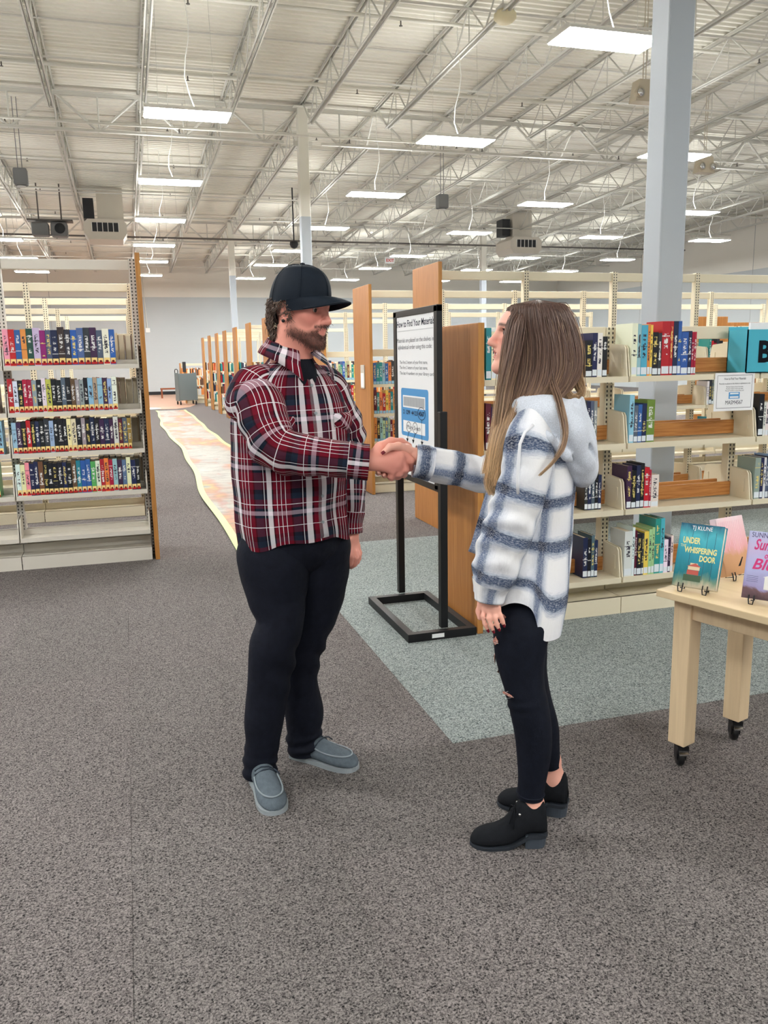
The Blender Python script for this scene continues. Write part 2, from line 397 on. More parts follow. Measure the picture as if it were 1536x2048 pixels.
# ------------------------------------------------------------------ hanging light fixtures
def fixture_meshes():
    b = MB(); b.prism([(-.26, 0), (.26, 0), (.26, .03), (.2, .065), (-.2, .065), (-.26, .03)], 0, -.60, .60)
    d = MB(); d.box((-.585, -.245, -.012), (.585, .245, -.0005))
    u = MB(); u.add([(-.45, -.15, .067), (.45, -.15, .067), (.45, .15, .067), (-.45, .15, .067)], [(0, 1, 2, 3)])
    return b.mesh('housing', M['fixture']), d.mesh('diffuser', M['lamp']), u.mesh('uplight', M['uplamp'])
FMESH = fixture_meshes()
cable_m = {}
LIGHTS = {  # X column -> Y rows; negative Y: unseen lamps added as frontal fill
    -3.1: ([-3.6, -.9, 3.6, 8.2, 12.8, 17.3, 21.8, 26.2, 30.6, 34.9], ''),
    1.1: ([-3.6, 8.2, 12.85, 17.5, 22.1, 26.75, 31.0, 35.8], ''),
    5.4: ([-3.6, -.9, 8.87, 13.35, 17.9, 22.6, 27.4, 31.5, 36.6], ''),
    9.6: ([-3.6, 4.2, 8.87, 13.4, 18.2, 22.7, 28.1, 32.1, 36.8], ''),
    13.9: ([4.2, 8.9, 13.6, 18.5, 22.8, 28.0, 32.1, 36.8], ''),
    17.8: ([8.9, 13.6, 18.5, 22.85, 28.0, 32.1, 36.8], ''),
    -7.4: ([3.6, 8.2, 12.8, 21.8, 30.6], '')}
ROWNM = {-7.4: 'in the row beyond the frame', -3.1: 'over the crammed bookcase', 1.1: 'over the map aisle', 5.4: 'over the oak end panels', 9.6: 'over the cream shelving', 13.9: 'past the big column', 17.8: 'along the side wall'}
ORD = ['first', 'second', 'third', 'fourth', 'fifth', 'sixth', 'seventh', 'eighth', 'ninth', 'tenth', 'eleventh', 'twelfth', 'thirteenth', 'fourteenth', 'fifteenth', 'sixteenth', 'seventeenth', 'eighteenth', 'nineteenth', 'twentieth'] + \
      ['twenty-'+s for s in ['first', 'second', 'third', 'fourth', 'fifth', 'sixth', 'seventh', 'eighth', 'ninth']] + ['thirtieth'] + ['thirty-'+s for s in ['first', 'second', 'third', 'fourth', 'fifth', 'sixth', 'seventh', 'eighth', 'ninth']]
for X, (ys, _) in LIGHTS.items():
    for i, y in enumerate(ys):
        z = 4.95
        t = empty('ceiling_light', (X, y, z))
        tag(t, f'hanging panel light, {ORD[len(ys)-1-i]} from the far wall, {ROWNM[X]}', 'light', 'hanging panel lights')
        link('housing', FMESH[0], t); link('diffuser', FMESH[1], t); link('uplight', FMESH[2], t)
        h = zdeck(y)-z
        for sx in (-.4, .4):
            m = MB(); m.bar((sx, 0, .06), (sx*.9, 0, h), .003, 4); m.build('suspension_wire', M['chrome'], t)
        m = MB(); m.tube([(.05+.08*math.sin(3*k/8*PI+i)*(1-k/8), .03*math.sin(k), .06+(h-.06)*k/8) for k in range(9)], .007, 5); m.build('power_cord', M['fixture'], t)

# ------------------------------------------------------------------ things hung under the roof
def pt(x, y, z):
    r = _f+_r*((x-768)/FPX)+_u*((1024-y)/FPX); t_ = (z-CAM_H)/r[2]; return (float(r[0]*t_), float(r[1]*t_), z)
def heater(x, y, z, label):
    t = empty('duct_unit', (x, y, z)); tag(t, label, 'air unit'); t.scale = (.58, .8, .8)
    m = MB(); m.prism([(-1.0, -.1), (-.8, -.32), (.8, -.32), (1.0, -.1), (1.0, .22), (.8, .36), (-.8, .36), (-1.0, .22)], 1, -.6, .9); m.build('housing', M['greysteel'], t)
    g = MB(); g.box((-.62, -.62, -.06), (.62, -.60, .24)); gr = g.build('grille', M['darkplastic'], t)
    for k in range(6):
        s = MB(); xx = -.62+1.24*k/5; s.box((xx-.015, -.635, -.07), (xx+.015, -.6, .25)); s.build('grille_bar', M['fixture'], gr)
    m = MB(); m.box((-.35, .2, .36), (.9, .9, (zdeck(y+.5)-z)/.8)); m.build('riser_duct', M['greysteel'], t)
    m = MB(); m.box((-1.0, .25, .5), (-.5, .85, 1.2)); m.build('filter_box', M['darkplastic'], t)
heater(-.25, 26.1, 5.2, 'white rooftop air diffuser box with dark grille over the left bookcase')
heater(13.4, 27.2, 5.2, 'white air diffuser box with dark grille near the far column')
def speaker(x, y, z, label):
    t = empty('hanging_speaker', (x, y, z)); tag(t, label, 'speaker')
    m = MB(); m.bevbox((-.13, -.12, -.18), (.13, .12, .14), .03); m.build('cabinet', M['greyplastic'], t)
    m = MB(); m.lathe([(.08, -.14), (.085, -.12)], (0, 0, -.07), 16); m.build('driver', M['fixture'], t)
    m = MB(); m.bar((-.04, 0, .13), (-.04, 0, zdeck(y)-z+.01), .008, 5); m.bar((.04, 0, .13), (.04, 0, zdeck(y)-z+.01), .008, 5); m.build('hanger', M['greyplastic'], t)
speaker(-1.72, 18.8, 5.2, 'grey pendant speaker hanging over the left bookcase')
speaker(7.58, 19.6, 5.2, 'grey pendant speaker hanging between the lights near the middle')
def spots(x, y, z, label, dark=False):
    t = empty('emergency_light', (x, y, z)); tag(t, label, 'emergency light')
    mm = M['darkplastic'] if dark else plain('putty_plastic', srgb(196, 186, 166), .5)
    m = MB(); m.prism([(-.2, -.12), (.2, -.12), (.14, .2), (-.14, .2)], 1, -.1, .1); m.build('battery_box', mm, t)
    for sx in (-.13, .13):
        h = MB(); h.lathe([(.02, .12), (.085, .02), (.085, -.06)], (sx, -.06, 0), 14, 0, 1); hh = h.build('lamp_head', mm, t)
        h = MB(); h.lathe([(.06, -.075), (.062, -.06)], (sx, -.06, 0), 14, 0, 1); h.build('lens', M['chrome'], hh)
    m = MB(); m.bar((-.02, 0, .19), (-.02, 0, zdeck(y)-z+.01), .008, 5); m.bar((.03, 0, .19), (.03, 0, zdeck(y)-z+.01), .008, 5); m.build('hanger', mm, t)
spots(*pt(1287, 190, 5.5), 'twin-headed emergency light hanging beside the blue grey column')
spots(*pt(1408, 335, 5.3), 'coiled grey spotlight pair hanging past the blue grey column')
t = empty('projector', (-1.72, 26.1, 5.25)); tag(t, 'open-frame ceiling projector rig hanging above the left bookcase', 'projector')
m = MB(); m.bevbox((-.5, -.2, -.2), (-.05, .2, .15), .04); m.bevbox((.0, -.2, -.22), (.45, .2, .18), .06); m.build('lamp_housing', M['greyplastic'], t)
m = MB(); m.lathe([(.13, -.24), (.15, -.18)], (.25, 0, 0), 16, 0, 1); m.build('lens', M['darkplastic'], t)
m = MB(); m.box((-.6, -.22, .2), (.6, .22, .24)); m.bar((-.3, 0, .2), (-.3, 0, 1.23), .02, 6); m.bar((.3, 0, .2), (.3, 0, 1.23), .02, 6); m.build('mount', M['darkpipe'], t)
t = empty('exit_sign', (8.46, 26.6, 4.62)); tag(t, 'small hanging exit sign with red letters in the distance', 'sign')
m = MB(); m.bevbox((-.16, -.02, -.1), (.16, .02, .1), .006); m.build('panel', M['white'], t)
m = MB(); m.bar((0, 0, .1), (0, 0, zdeck(26.6)-4.62), .01, 5); m.build('stem', M['fixture'], t)
EXIT_ROOT = t
t = empty('smoke_detector', (4.6, 13.4, 5.9)); t.location = pt(1010, 38, 6.2); tag(t, 'round cream smoke detector on a joist above the near light', 'detector')
m = MB(); m.lathe([(.13, .1), (.16, .06), (.16, 0), (.1, -.05)], n=18); m.build('head', plain('cream_plastic', srgb(214, 204, 170), .5), t)
m = MB(); m.box((-.1, -.1, .1), (.1, .1, .16)); m.build('base', M['joistpaint'], t)
t = empty('security_camera', pt(588, 488, 4.9)); tag(t, 'black dome camera on a drop pipe in front of the pale column', 'camera')
m = MB(); m.lathe([(.02, .09), (.12, .06), (.13, -.02), (.09, -.1), (.03, -.13)], n=16); m.build('dome', M['darkplastic'], t)
m = MB(); m.bar((0, 0, .08), (0, 0, zdeck(t.location[1])-4.9+.01), .02, 8); m.build('drop_pipe', M['darkplastic'], t)
# ------------------------------------------------------------------ steel library shelving
def shelf_mesh(wid, hd, mat, lip=.03):
    m = MB()
    m.box((-wid/2, -hd, -.012), (wid/2, -.035, 0)); m.box((-wid/2, -hd-.004, -lip), (wid/2, -hd+.012, .002))
    m.box((-wid/2, -.045, -.012), (wid/2, -.035, .035)); return m.mesh('shelf', mat)
def bracket_mesh(hd, h, mat):
    m = MB(); m.prism([(-.035, -.03), (-.035, h), (-hd+.045, h-.012), (-hd+.03, h-.03), (-hd+.004, -.012), (-hd+.004, -.03)], 0, -.004, .004)
    m.box((-.008, -hd+.055, .045), (.008, -hd+.07, h-.06)); return m.mesh('shelf_bracket', mat)
def base_mesh(wid, hd, mat):
    m = MB(); m.box((-wid/2, -hd, 0), (wid/2, -hd+.015, .1)); m.box((-wid/2, -hd, .088), (wid/2, -.03, .1)); m.box((-wid/2, -.05, .1), (wid/2, -.04, .16)); return m.mesh('base_shelf', mat)
def post_mesh(h, mat):
    m = MB(); m.bevbox((-.026, -.03, 0), (.026, .03, h), .004); return m.mesh('upright', mat)
def bookcase(label, xend, sgn, nb, bw, yc, hd, H, zs, mat, slot, rails, panel=None, stops=(), group=None, brackets=True, rear=True, top=.02, brh=.19, cat='bookcase'):
    """range of double-faced shelving; xend is the outer face of its oak end panel and sgn the way it runs"""
    t = empty('bookcase', (xend, yc, 0)); tag(t, label, cat, group)
    pt_ = .03
    if panel:
        py0, py1 = panel
        m = MB(); m.bevbox((0, py0-yc, 0), (sgn*pt_, py1-yc, H), .003) if sgn > 0 else m.bevbox((-pt_, py0-yc, 0), (0, py1-yc, H), .003)
        p = m.build('end_panel', M['wood'], t)
        m = MB(); xa, xb = (-.002, pt_+.001) if sgn > 0 else (-pt_-.001, .002)
        m.box((xa, py0-yc-.003, .0), (xb, py0-yc, H-.001)); m.build('edge_band', M['wood_end'], p)
    pm = post_mesh(H-top, slot); sm = shelf_mesh(bw-.012, hd, mat); bm_ = bracket_mesh(hd, brh, mat); bs = base_mesh(bw-.006, hd, mat)
    for i in range(nb+1):
        link('upright', pm, t, (sgn*(pt_+.02+i*bw), 0, 0))
    rm = MB(); rm.bevbox((-bw/2+.026, -.02, -.075), (bw/2-.026, .02, 0), .004); rmm = rm.mesh('top_rail', mat)
    st = MB(); st.bevbox((-bw/2+.03, -.070, .012), (bw/2-.03, -.052, .095), .003); stm = st.mesh('book_stop', M['woodstop'])
    for i in range(nb):
        xc = sgn*(pt_+.02+(i+.5)*bw)
        for z in rails: link('top_rail', rmm, t, (xc, 0, z))
        for side in ((0, PI) if rear else (0,)):
            link('base_shelf', bs, t, (xc, 0, 0), (0, 0, side))
            for z in zs:
                s = link('shelf', sm, t, (xc, 0, z), (0, 0, side))
                if brackets:
                    for e in (-1, 1): link('shelf_bracket', bm_, s, (e*(bw/2-.008), 0, 0))
                if z in stops: link('book_stop', stm, s)
    return t

PAL = dict(red=(186, 34, 44), blue=(48, 96, 168), orange=(228, 142, 74), green=(86, 166, 92), lilac=(208, 198, 216), magenta=(152, 30, 122),
    slate=(84, 98, 114), black=(22, 24, 32), navy=(30, 40, 78), brown=(104, 72, 54), plum=(62, 38, 74), crimson=(172, 24, 60), pink=(234, 152, 172),
    grey=(152, 154, 160), white=(234, 234, 232), lime=(198, 208, 92), tan=(192, 168, 132), cream=(242, 228, 190), maroon=(92, 20, 44), gold=(168, 132, 62),
    teal=(40, 142, 146), yellow=(238, 214, 92))
PAL.update({'dark green': (38, 74, 64), 'dark brown': (58, 48, 46), 'slate blue': (86, 114, 154), 'pale blue': (150, 192, 216), 'pale green': (176, 206, 160), 'charcoal': (52, 54, 60), 'dusty grey': (128, 122, 112), 'olive': (120, 140, 60), 'dark teal': (24, 84, 96), 'aqua': (80, 180, 196)})
bkm = MB()
bkm.box((0, 0, 0), (1, .03, 1), 0); bkm.box((0, .03, 0), (.09, 1, 1), 0); bkm.box((.91, .03, 0), (1, 1, 1), 0); bkm.box((.09, .03, .02), (.91, .97, .985), 1)
BOOK = bkm.mesh('book', [M['book'], M['pages']])
lb = MB(); lb.box((.06, -.006, .02), (.94, .0, .19)); LBL = lb.mesh('spine_label', M['genre'])
lb = MB(); lb.box((.06, -.006, .03), (.94, .0, .17)); LBW = lb.mesh('spine_label', M['callno'])
lb = MB(); lb.box((.06, -.006, .01), (.94, .0, .14)); LBB = lb.mesh('spine_label', M['callblue'])
used_labels = set()
def book(x, y, z, w_, h, d, colname, label, group, lab=None, back=False, lean=0.0):
    c = srgb(*PAL[colname]); j = [min(1, max(0, v*rnd.uniform(.85, 1.15))) for v in c]
    o = link('book', BOOK, None, (x, y, z), (0, lean, 0), (w_, d, h))
    if back: o.rotation_euler = (0, 0, PI); o.location = (x+w_, y, z)
    o.color = (*j, 1); tag(o, label, 'book', group)
    if lab: link('spine_label', lab, o)
    return o
def row(specs, x, y, z, where, group, lab, hr=(.22, .26), wr=(.028, .04), dr=(.15, .17), back=False, tint=None, gap=.0015, limit=None):
    """a row of books standing from x to the right, spines at y; specs is a list of colour names or (name, width, height)"""
    for i, s in enumerate(specs):
        if isinstance(s, tuple): cn, w_, h = s
        else: cn, w_, h = s, rnd.uniform(*wr), rnd.uniform(*hr)
        d = rnd.uniform(*dr)
        if limit and x+w_ > limit: break
        lbl = f'{cn} book, {ORD[i]} {where}'
        book(x, y, z, w_, h, d, cn, lbl, group, lab, back); x += w_+gap
    return x
S = str.split
# ---- the crammed bookcase at the left
LZ = [.235, .55, .862, 1.157, 1.49]
lc = bookcase('tall warm grey steel bookcase crammed with novels, oak end panel beside the aisle', .155, -1, 2, .935, 6.72, .222, 2.285, LZ[1:]+[.235], M['greysteel'], M['slot_grey'], [2.255], (6.487, 6.95), brh=.15)
xl = -.825
rows = [
 (1.49, ['pink', 'red', 'blue', 'orange', 'dark green', 'lilac', 'magenta', 'slate', 'navy', 'dark brown', 'charcoal', 'blue', 'slate blue', 'charcoal', 'plum', 'slate', 'white', 'blue'], (.245, .27), (.036, .046), 'top'),
 (1.157, ['red', 'white', 'black', 'crimson', 'crimson', 'grey', 'black', 'white', 'lime', 'black', 'black', 'slate', 'black', 'brown', 'grey', 'grey', 'black', 'pale blue', 'tan', 'pale blue', 'plum', 'pale blue', 'white'], (.225, .245), (.027, .035), 'second'),
 (.862, ['pale blue', 'plum', 'black', 'red', 'black', 'navy', 'black', 'charcoal', 'pale blue', 'black', 'black', 'black', 'cream', 'cream', 'black', 'grey', 'black', 'navy', 'black', 'plum', 'navy', 'plum', 'white', 'maroon', 'slate', 'gold'], (.225, .245), (.026, .034), 'third'),
 (.55, ['white', 'cream', 'pink', 'navy', 'navy', 'brown', 'black', 'black', 'black', 'black', 'navy', 'black', 'brown', 'teal', 'blue', 'blue', 'green', 'white', 'red', 'orange', 'crimson', 'pale blue', 'plum', 'slate blue', 'cream', 'navy', 'black'], (.225, .25), (.027, .034), 'lowest filled'),
]
BACKROW = MB(); BCOL = ['pages', 'dusty grey', 'tan', 'grey', 'brown', 'pink', 'red', 'charcoal', 'black']
for z, sp, hr, wr, nm in rows:
    e = row(sp, xl+.012, 6.508, z+.002, f'along the {nm} shelf of the crammed bookcase', 'novels on the crammed bookcase', LBL, hr, wr, (.14, .155), limit=.085)
    # the far side of the same bookcase, page edges towards us
    xr = xl+.015; i = 0; poolb = ['dusty grey', 'tan', 'tan', 'grey', 'brown', 'pink', 'red'] if nm != 'lowest filled' else ['charcoal', 'black', 'dusty grey']
    while xr < -.15:                                     # only their tops show over the front row
        w_ = rnd.uniform(.036, .05); hb_ = rnd.uniform(.2, .24); BACKROW.box((xr, 6.785, z+.004), (xr+w_-.003, 6.93, z+hb_-.004), BCOL.index('pages')); cn = rnd.choice(poolb)
        BACKROW.box((xr, 6.78, z+.002), (xr+.004, 6.935, z+hb_), BCOL.index(cn)); BACKROW.box((xr+w_-.006, 6.78, z+.002), (xr+w_-.002, 6.935, z+hb_), BCOL.index(cn)); BACKROW.box((xr, 6.931, z+.002), (xr+w_-.002, 6.935, z+hb_), BCOL.index(cn)); xr += w_
    while xr < .075:
        w_ = rnd.uniform(.038, .05); cn = rnd.choice(poolb[:5])
        book(xr, 6.935, z+.002, w_, rnd.uniform(.215, .24), .15, cn, f'{cn} book showing page edges, {ORD[i]} by the oak panel, {nm} crammed shelf', 'books on the back of the crammed bookcase', None, True)
        xr += w_+.002; i += 1
BACKROW_O = BACKROW.build('back_row_books', [M['pages'] if c == 'pages' else plain('back_'+c.replace(' ', '_'), srgb(*PAL[c]), .5) for c in BCOL])
tag(BACKROW_O, 'rear row of books glimpsed over the novels in the crammed bookcase', 'books', None, 'stuff')
for z, sp, nm in ((1.49, ['pink', 'tan'], 'top'), (1.157, ['grey', 'dusty grey'], 'second'), (.862, ['brown', 'charcoal', 'pale blue'], 'third'), (.55, ['crimson', 'teal', 'pale blue', 'green'], 'lowest filled')):
    n = len(sp); ww = .036
    row(sp, -.855-.02-n*(ww+.002)-(.05 if nm == 'lowest filled' else .0), 6.508, z+.002, f'at the cut frame edge, {nm} shelf of the next bay', 'novels at the frame edge', LBL, (.23, .245), (ww, ww+.001), (.14, .155))
# ---- the ranges behind it
for k in range(1, 5):
    bookcase(f'bare cream steel bookcase, {ORD[k-1]} behind the crammed one along the aisle', .145, -1, 3, .935, 6.72+1.96*k, .21, 2.275, [.25, .55, .86, 1.16], M['cream'], M['slot_cream'], [2.255, 1.78], (6.5+1.96*k, 6.94+1.96*k), group='bare bookcases along the aisle', brackets=False, rear=False, brh=.15)
    cols = ['tan', 'dusty grey', 'cream', 'grey', 'white', 'brown']
# ---- low bookcase A behind the woman
AZ = [.215, .618, 1.0, 1.375]
A = bookcase('low cream steel bookcase with oak end panel behind the long-haired woman', 1.752, 1, 3, .885, 4.30, .228, 1.672, AZ, M['cream'], M['slot_cream'], [1.655], (4.02, 4.62), stops=AZ[:], brh=.185)
AX = [1.802+.885*k for k in range(4)]
GA = 'books on the low bookcase'
row([('white', .035, .29), ('pale blue', .022, .285), ('aqua', .04, .28), ('orange', .016, .285), ('yellow', .014, .28), ('black', .036, .24), ('charcoal', .02, .235), ('red', .052, .3), ('red', .02, .3), ('navy', .03, .3), ('blue', .022, .3), ('blue', .045, .24), ('navy', .022, .245), ('crimson', .014, .24), ('crimson', .014, .24)],
    AX[1]+.018, 4.082, 1.377, 'on the top shelf of the low bookcase, middle bay', GA, LBW, dr=(.15, .17))
row([('pale blue', .03, .27), ('slate', .025, .21), ('blue', .025, .215), ('navy', .028, .22), ('olive', .052, .24)], AX[1]+.018, 4.082, 1.002, 'on the second shelf of the low bookcase, middle bay', GA, LBW)
row([('plum', .03, .25), ('black', .03, .22), ('navy', .026, .25), ('black', .024, .26), ('red', .032, .235), ('crimson', .012, .22), ('white', .05, .19)], AX[1]+.018, 4.082, .62, 'on the third shelf of the low bookcase, middle bay', GA, LBW)
row([('white', .05, .27), ('white', .016, .29), ('maroon', .014, .27), ('black', .032, .25), ('charcoal', .012, .25), ('yellow', .03, .26), ('pale green', .02, .27), ('pale green', .018, .28), ('teal', .036, .33), ('aqua', .026, .33), ('white', .028, .2), ('plum', .016, .21), ('white', .016, .22)], AX[1]+.018, 4.082, .217, 'on the bottom shelf of the low bookcase, middle bay', GA, LBW)
row([('teal', .03, .27), ('cream', .03, .25), ('white', .045, .27), ('yellow', .02, .25)], AX[0]+.02, 4.082, 1.377, 'on the top shelf of the low bookcase, bay behind her face', GA, LBW)
row([('maroon', .03, .25), ('plum', .03, .23), ('slate', .03, .21), ('brown', .02, .24), ('pink', .02, .24), ('red', .03, .25)], AX[0]+.02, 4.082, 1.002, 'on the second shelf of the low bookcase, bay behind her hair', GA, LBW)
row([('white', .03, .25), ('aqua', .03, .23), ('teal', .03, .24), ('white', .03, .25)], AX[0]+.02, 4.082, .62, 'on the third shelf of the low bookcase, bay behind her sleeve', GA, LBW)
row([('black', .04, .2), ('navy', .03, .24), ('white', .03, .24), ('black', .03, .22)], AX[1]-.26, 4.10, 1.377, 'on the top shelf of the low bookcase, right behind her head', GA, LBW)
row([('charcoal', .02, .21), ('navy', .022, .2), ('slate', .02, .21), ('black', .02, .22), ('navy', .02, .2)], AX[1]-.22, 4.14, .62, 'on the third shelf of the low bookcase, behind her back', GA, LBW)
row([('charcoal', .02, .24), ('navy', .022, .24), ('slate', .02, .24), ('grey', .02, .24)], AX[1]-.24, 4.14, 1.002, 'on the second shelf of the low bookcase, behind the grey hood', GA, LBW)
row([('navy', .03, .24), ('black', .022, .23), ('slate', .02, .25), ('navy', .02, .22)], AX[1]-.22, 4.14, .217, 'on the bottom shelf of the low bookcase, behind the jacket back', GA, LBW)
row([('black', .035, .25), ('white', .016, .2), ('white', .02, .2), ('grey', .02, .2), ('white', .022, .2), ('cream', .02, .2)], AX[2]+.02, 4.082, 1.002, 'on the second shelf of the low bookcase, bay cut by frame', GA, LBW)
row([('grey', .04, .25), ('navy', .022, .25), ('white', .016, .25), ('slate', .02, .24), ('navy', .026, .25), ('pale blue', .03, .26)], AX[2]+.02, 4.082, .62, 'on the third shelf of the low bookcase, bay cut by frame', GA, LBW)
# teal bin with letters, cut by the frame
bn = empty('book_bin', (3.40, 4.06, 1.377)); tag(bn, 'teal cardboard bin lettered in black at the end of the top shelf', 'bin')
m = MB(); m.box((.06, 0, 0), (.50, .006, .25)); m.box((.06, .16, 0), (.50, .166, .27)); m.box((.06, 0, 0), (.066, .166, .25)); m.box((.494, 0, 0), (.50, .166, .25)); m.box((.06, 0, 0), (.50, .166, .006)); m.build('box', plain('teal_card', srgb(74, 178, 200), .5), bn)
m = MB(); m.box((.1, .03, .0065), (.3, .045, .29)); m.box((.32, .06, .0065), (.46, .072, .30)); m.build('papers', M['white'], bn)
BIN = bn

# ---- tall ranges beyond
TZ = [.25, .578, .89, 1.215, 1.54]
YR = [6.70, 8.80, 11.0, 13.2, 15.5, 17.8, 20.1, 22.3, 24.3, 26.5, 28.8]
NB = [5, 6, 8, 6, 4, 1, 3, 3, 3, 3, 3]
names = ['tall cream bookcase behind the sign, nearest of the tall oak-ended row', 'tall cream bookcase whose oak end panel carries a small white card', 'tall cream bookcase half hidden by the man in the plaid shirt'] + [f'tall cream bookcase, {ORD[10-i]} from the far end of the receding oak-ended row' for i in range(3, 11)]
TALL = []
for i, (y, nb) in enumerate(zip(YR, NB)):
    TALL.append(bookcase(names[i], 2.555, 1, nb, .914, y+.33, .24, 2.285, TZ[:4] if i else AZ, M['cream'], M['slot_cream'], [2.245, 1.60] if i < 3 else [2.245], (y, y+.66), group='tall oak-ended bookcases', brackets=i < 2, rear=i == 0, top=.03, stops=AZ if i == 0 else ()))
# books on the nearest tall range, glimpsed through the low bookcase
GB = 'books glimpsed on the tall bookcase'
mix1 = S('teal navy white black crimson pale_blue slate red charcoal aqua maroon white navy'); mix1 = [s.replace('_', ' ') for s in mix1]
def rrow(n, rr, pool=mix1): return [rr.choice(pool) for _ in range(n)]
r2 = random.Random(3)
for z, nm in ((1.375, 'top'), (1.0, 'second'), (.618, 'third'), (.215, 'bottom')):
    for bay, n, bnm in ((1, 5, 'second bay'), (2, 6, 'third bay'), (3, 5, 'fourth bay')):
        if nm == 'bottom': continue
        row(rrow(n, r2), 2.605+.914*bay+.02+(.35 if bay == 2 else 0), 6.70+.11, z+.002, f'on the {nm} shelf, {bnm} of the nearest tall bookcase', GB, LBW, (.2, .28), (.02, .04))
mix2 = ['navy', 'black', 'white', 'slate blue', 'cream', 'red', 'teal', 'charcoal', 'yellow', 'orange', 'pale green', 'pale blue', 'blue', 'maroon']
for z, nm in ((1.215, 'top filled'), (.89, 'second'), (.578, 'third')):
    row(rrow(10, r2, mix2), 2.62, 8.80+.10, z+.002, f'on the {nm} shelf of the bookcase with the white card', 'books beside the carded end panel', LBB, (.22, .27), (.024, .036))
    row(rrow(13, r2, mix2), 2.62, 11.0+.10, z+.002, f'on the {nm} shelf of the bookcase by the plaid shoulder', 'books beyond the carded end panel', LBB, (.2, .26), (.024, .036))
row(rrow(8, r2, mix2), 2.62, 11.1, .252, 'on the bottom shelf of the bookcase by the plaid shoulder', 'books beyond the carded end panel', LBB, (.2, .26), (.024, .036))
# far ranges: too small to pick apart
fc = [plain('far_book_'+n.replace(' ', '_'), srgb(*PAL[n]), .5) for n in ('navy', 'white', 'red', 'cream', 'charcoal', 'teal', 'brown', 'orange')]
for i in range(3, 11):
    m = MB()
    for z in TZ[:4]:
        x = 2.62
        while x < 2.62+(.8 if i == 5 else 1.75):
            w_ = r2.uniform(.025, .04)
            if r2.random() < .9: m.box((x, YR[i]+.1, z+.002), (x+w_-.002, YR[i]+.26, z+r2.uniform(.19, .26)), r2.randrange(8))
            x += w_
    o = m.build('distant_books', fc); tag(o, f'small rows of mixed books in the {ORD[10-i]} tall bookcase from the far end', 'books', 'distant books', 'stuff')
# low units at the end of the aisle
for k, (x, y, lab) in enumerate(((2.05, 31.2, 'low oak-ended bookcase of orange-spined books behind the grey cart'), (2.05, 33.6, 'low oak-ended bookcase at the far end of the aisle'))):
    b = bookcase(lab, x, 1, 2, .914, y+.25, .22, 1.45, [.3, .65, 1.0], M['cream'], M['slot_cream'], [1.43], (y, y+.5), brackets=False, rear=False)
    m = MB()
    for z in (.3, .65, 1.0):
        xx = x+.06
        while xx < x+1.7:
            w_ = r2.uniform(.03, .05); m.box((xx, y+.06, z+.002), (xx+w_-.002, y+.2, z+r2.uniform(.2, .27)), r2.choice([7, 7, 3, 6, 1])); xx += w_
    tag(m.build('distant_books', fc), f'orange and cream rows of books in the {"nearer" if k == 0 else "farther"} low unit by the far wall', 'books', 'distant books', 'stuff')
# card on the carded end panel
o = MB(); o.bevbox((-.012, -.07, -.13), (0, .07, .13), .003); cdh = o.build('card_holder', plain('card_frame', srgb(196, 190, 178), .4), None, (2.554, 9.08, 1.30)); tag(cdh, 'small grey framed call number card on the oak end panel', 'card holder')
m = MB(); m.box((-.0135, -.058, -.115), (-.0115, .058, .04)); m.build('card', M['white'], cdh)
# oak panels seen over the far shelving at the right edge
for k, (x, y, w_, z0, z1) in enumerate(((9.9, 12.6, .75, 0, 2.12), (12.2, 14.6, 1.0, 0, 2.1), (12.9, 14.2, .5, 0, 2.35))):
    m = MB(); m.bevbox((-w_/2, -.02, z0), (w_/2, .02, z1), .005); o = m.build('oak_partition', M['wood'], None, (x, y, 0)); tag(o, ['orange oak display panel seen between top rails beside the column', 'wide low oak display panel seen over the far shelving', 'oak display panel at the frame edge above the teal bin'][k], 'partition', 'oak panels over the shelving')

# ------------------------------------------------------------------ cart, bench, paper map, mat
ct = empty('book_cart', (2.03, 30.5, 0), .2); tag(ct, 'grey steel book cart parked at the end of the aisle', 'cart')
gm = plain('cart_grey', srgb(104, 116, 118), .5)
for sx in (-.32, .32):
    m = MB(); m.bevbox((sx-.012, -.24, .14), (sx+.012, .24, 1.12), .006); m.build('side_panel', gm, ct)
    m = MB(); m.tube([(sx, -.2, 1.1), (sx, -.2, 1.2), (sx, -.1, 1.25), (sx, .1, 1.25), (sx, .2, 1.2), (sx, .2, 1.1)], .014, 8); m.build('handle', M['black'], ct)
for z in (.2, .55, .9):
    m = MB(); m.box((-.31, -.23, z), (.31, .23, z+.02)); m.build('shelf', gm, ct)
m = MB(); m.bevbox((-.31, -.25, .16), (.31, -.235, 1.1), .004); m.build('front_panel', gm, ct)
for sx in (-.28, .28):
    for sy in (-.2, .2):
        m = MB(); m.lathe([(.05, -.02), (.062, -.012), (.062, .012), (.05, .02)], (sx, sy, .062), 14, 0, 0); cw = m.build('wheel', M['rubber'], ct)
        m = MB(); m.box((sx-.03, sy-.015, .1), (sx+.03, sy+.015, .15)); m.build('fork', M['chrome'], cw)
o = MB(); o.bevbox((-.05, -.12, 1.14), (.06, .12, 1.5), .01); mo = o.build('tablet', M['darkplastic'], None, (2.0, 30.5, 0)); tag(mo, 'dark upright tablet screen standing on the grey book cart', 'tablet')
bench = empty('bench', (1.72, 36.6, 0)); tag(bench, 'small brown wooden bench against the far wall', 'bench')
bw_ = wood('bench_wood', srgb(120, 66, 40), srgb(160, 92, 60))
m = MB(); m.bevbox((-.35, -.2, .36), (.35, .2, .42), .01); m.build('seat', bw_, bench)
for sx in (-.3, .3):
    for sy in (-.15, .15):
        m = MB(); m.bevbox((sx-.03, sy-.03, 0), (sx+.03, sy+.03, .36), .005); m.build('leg', bw_, bench)
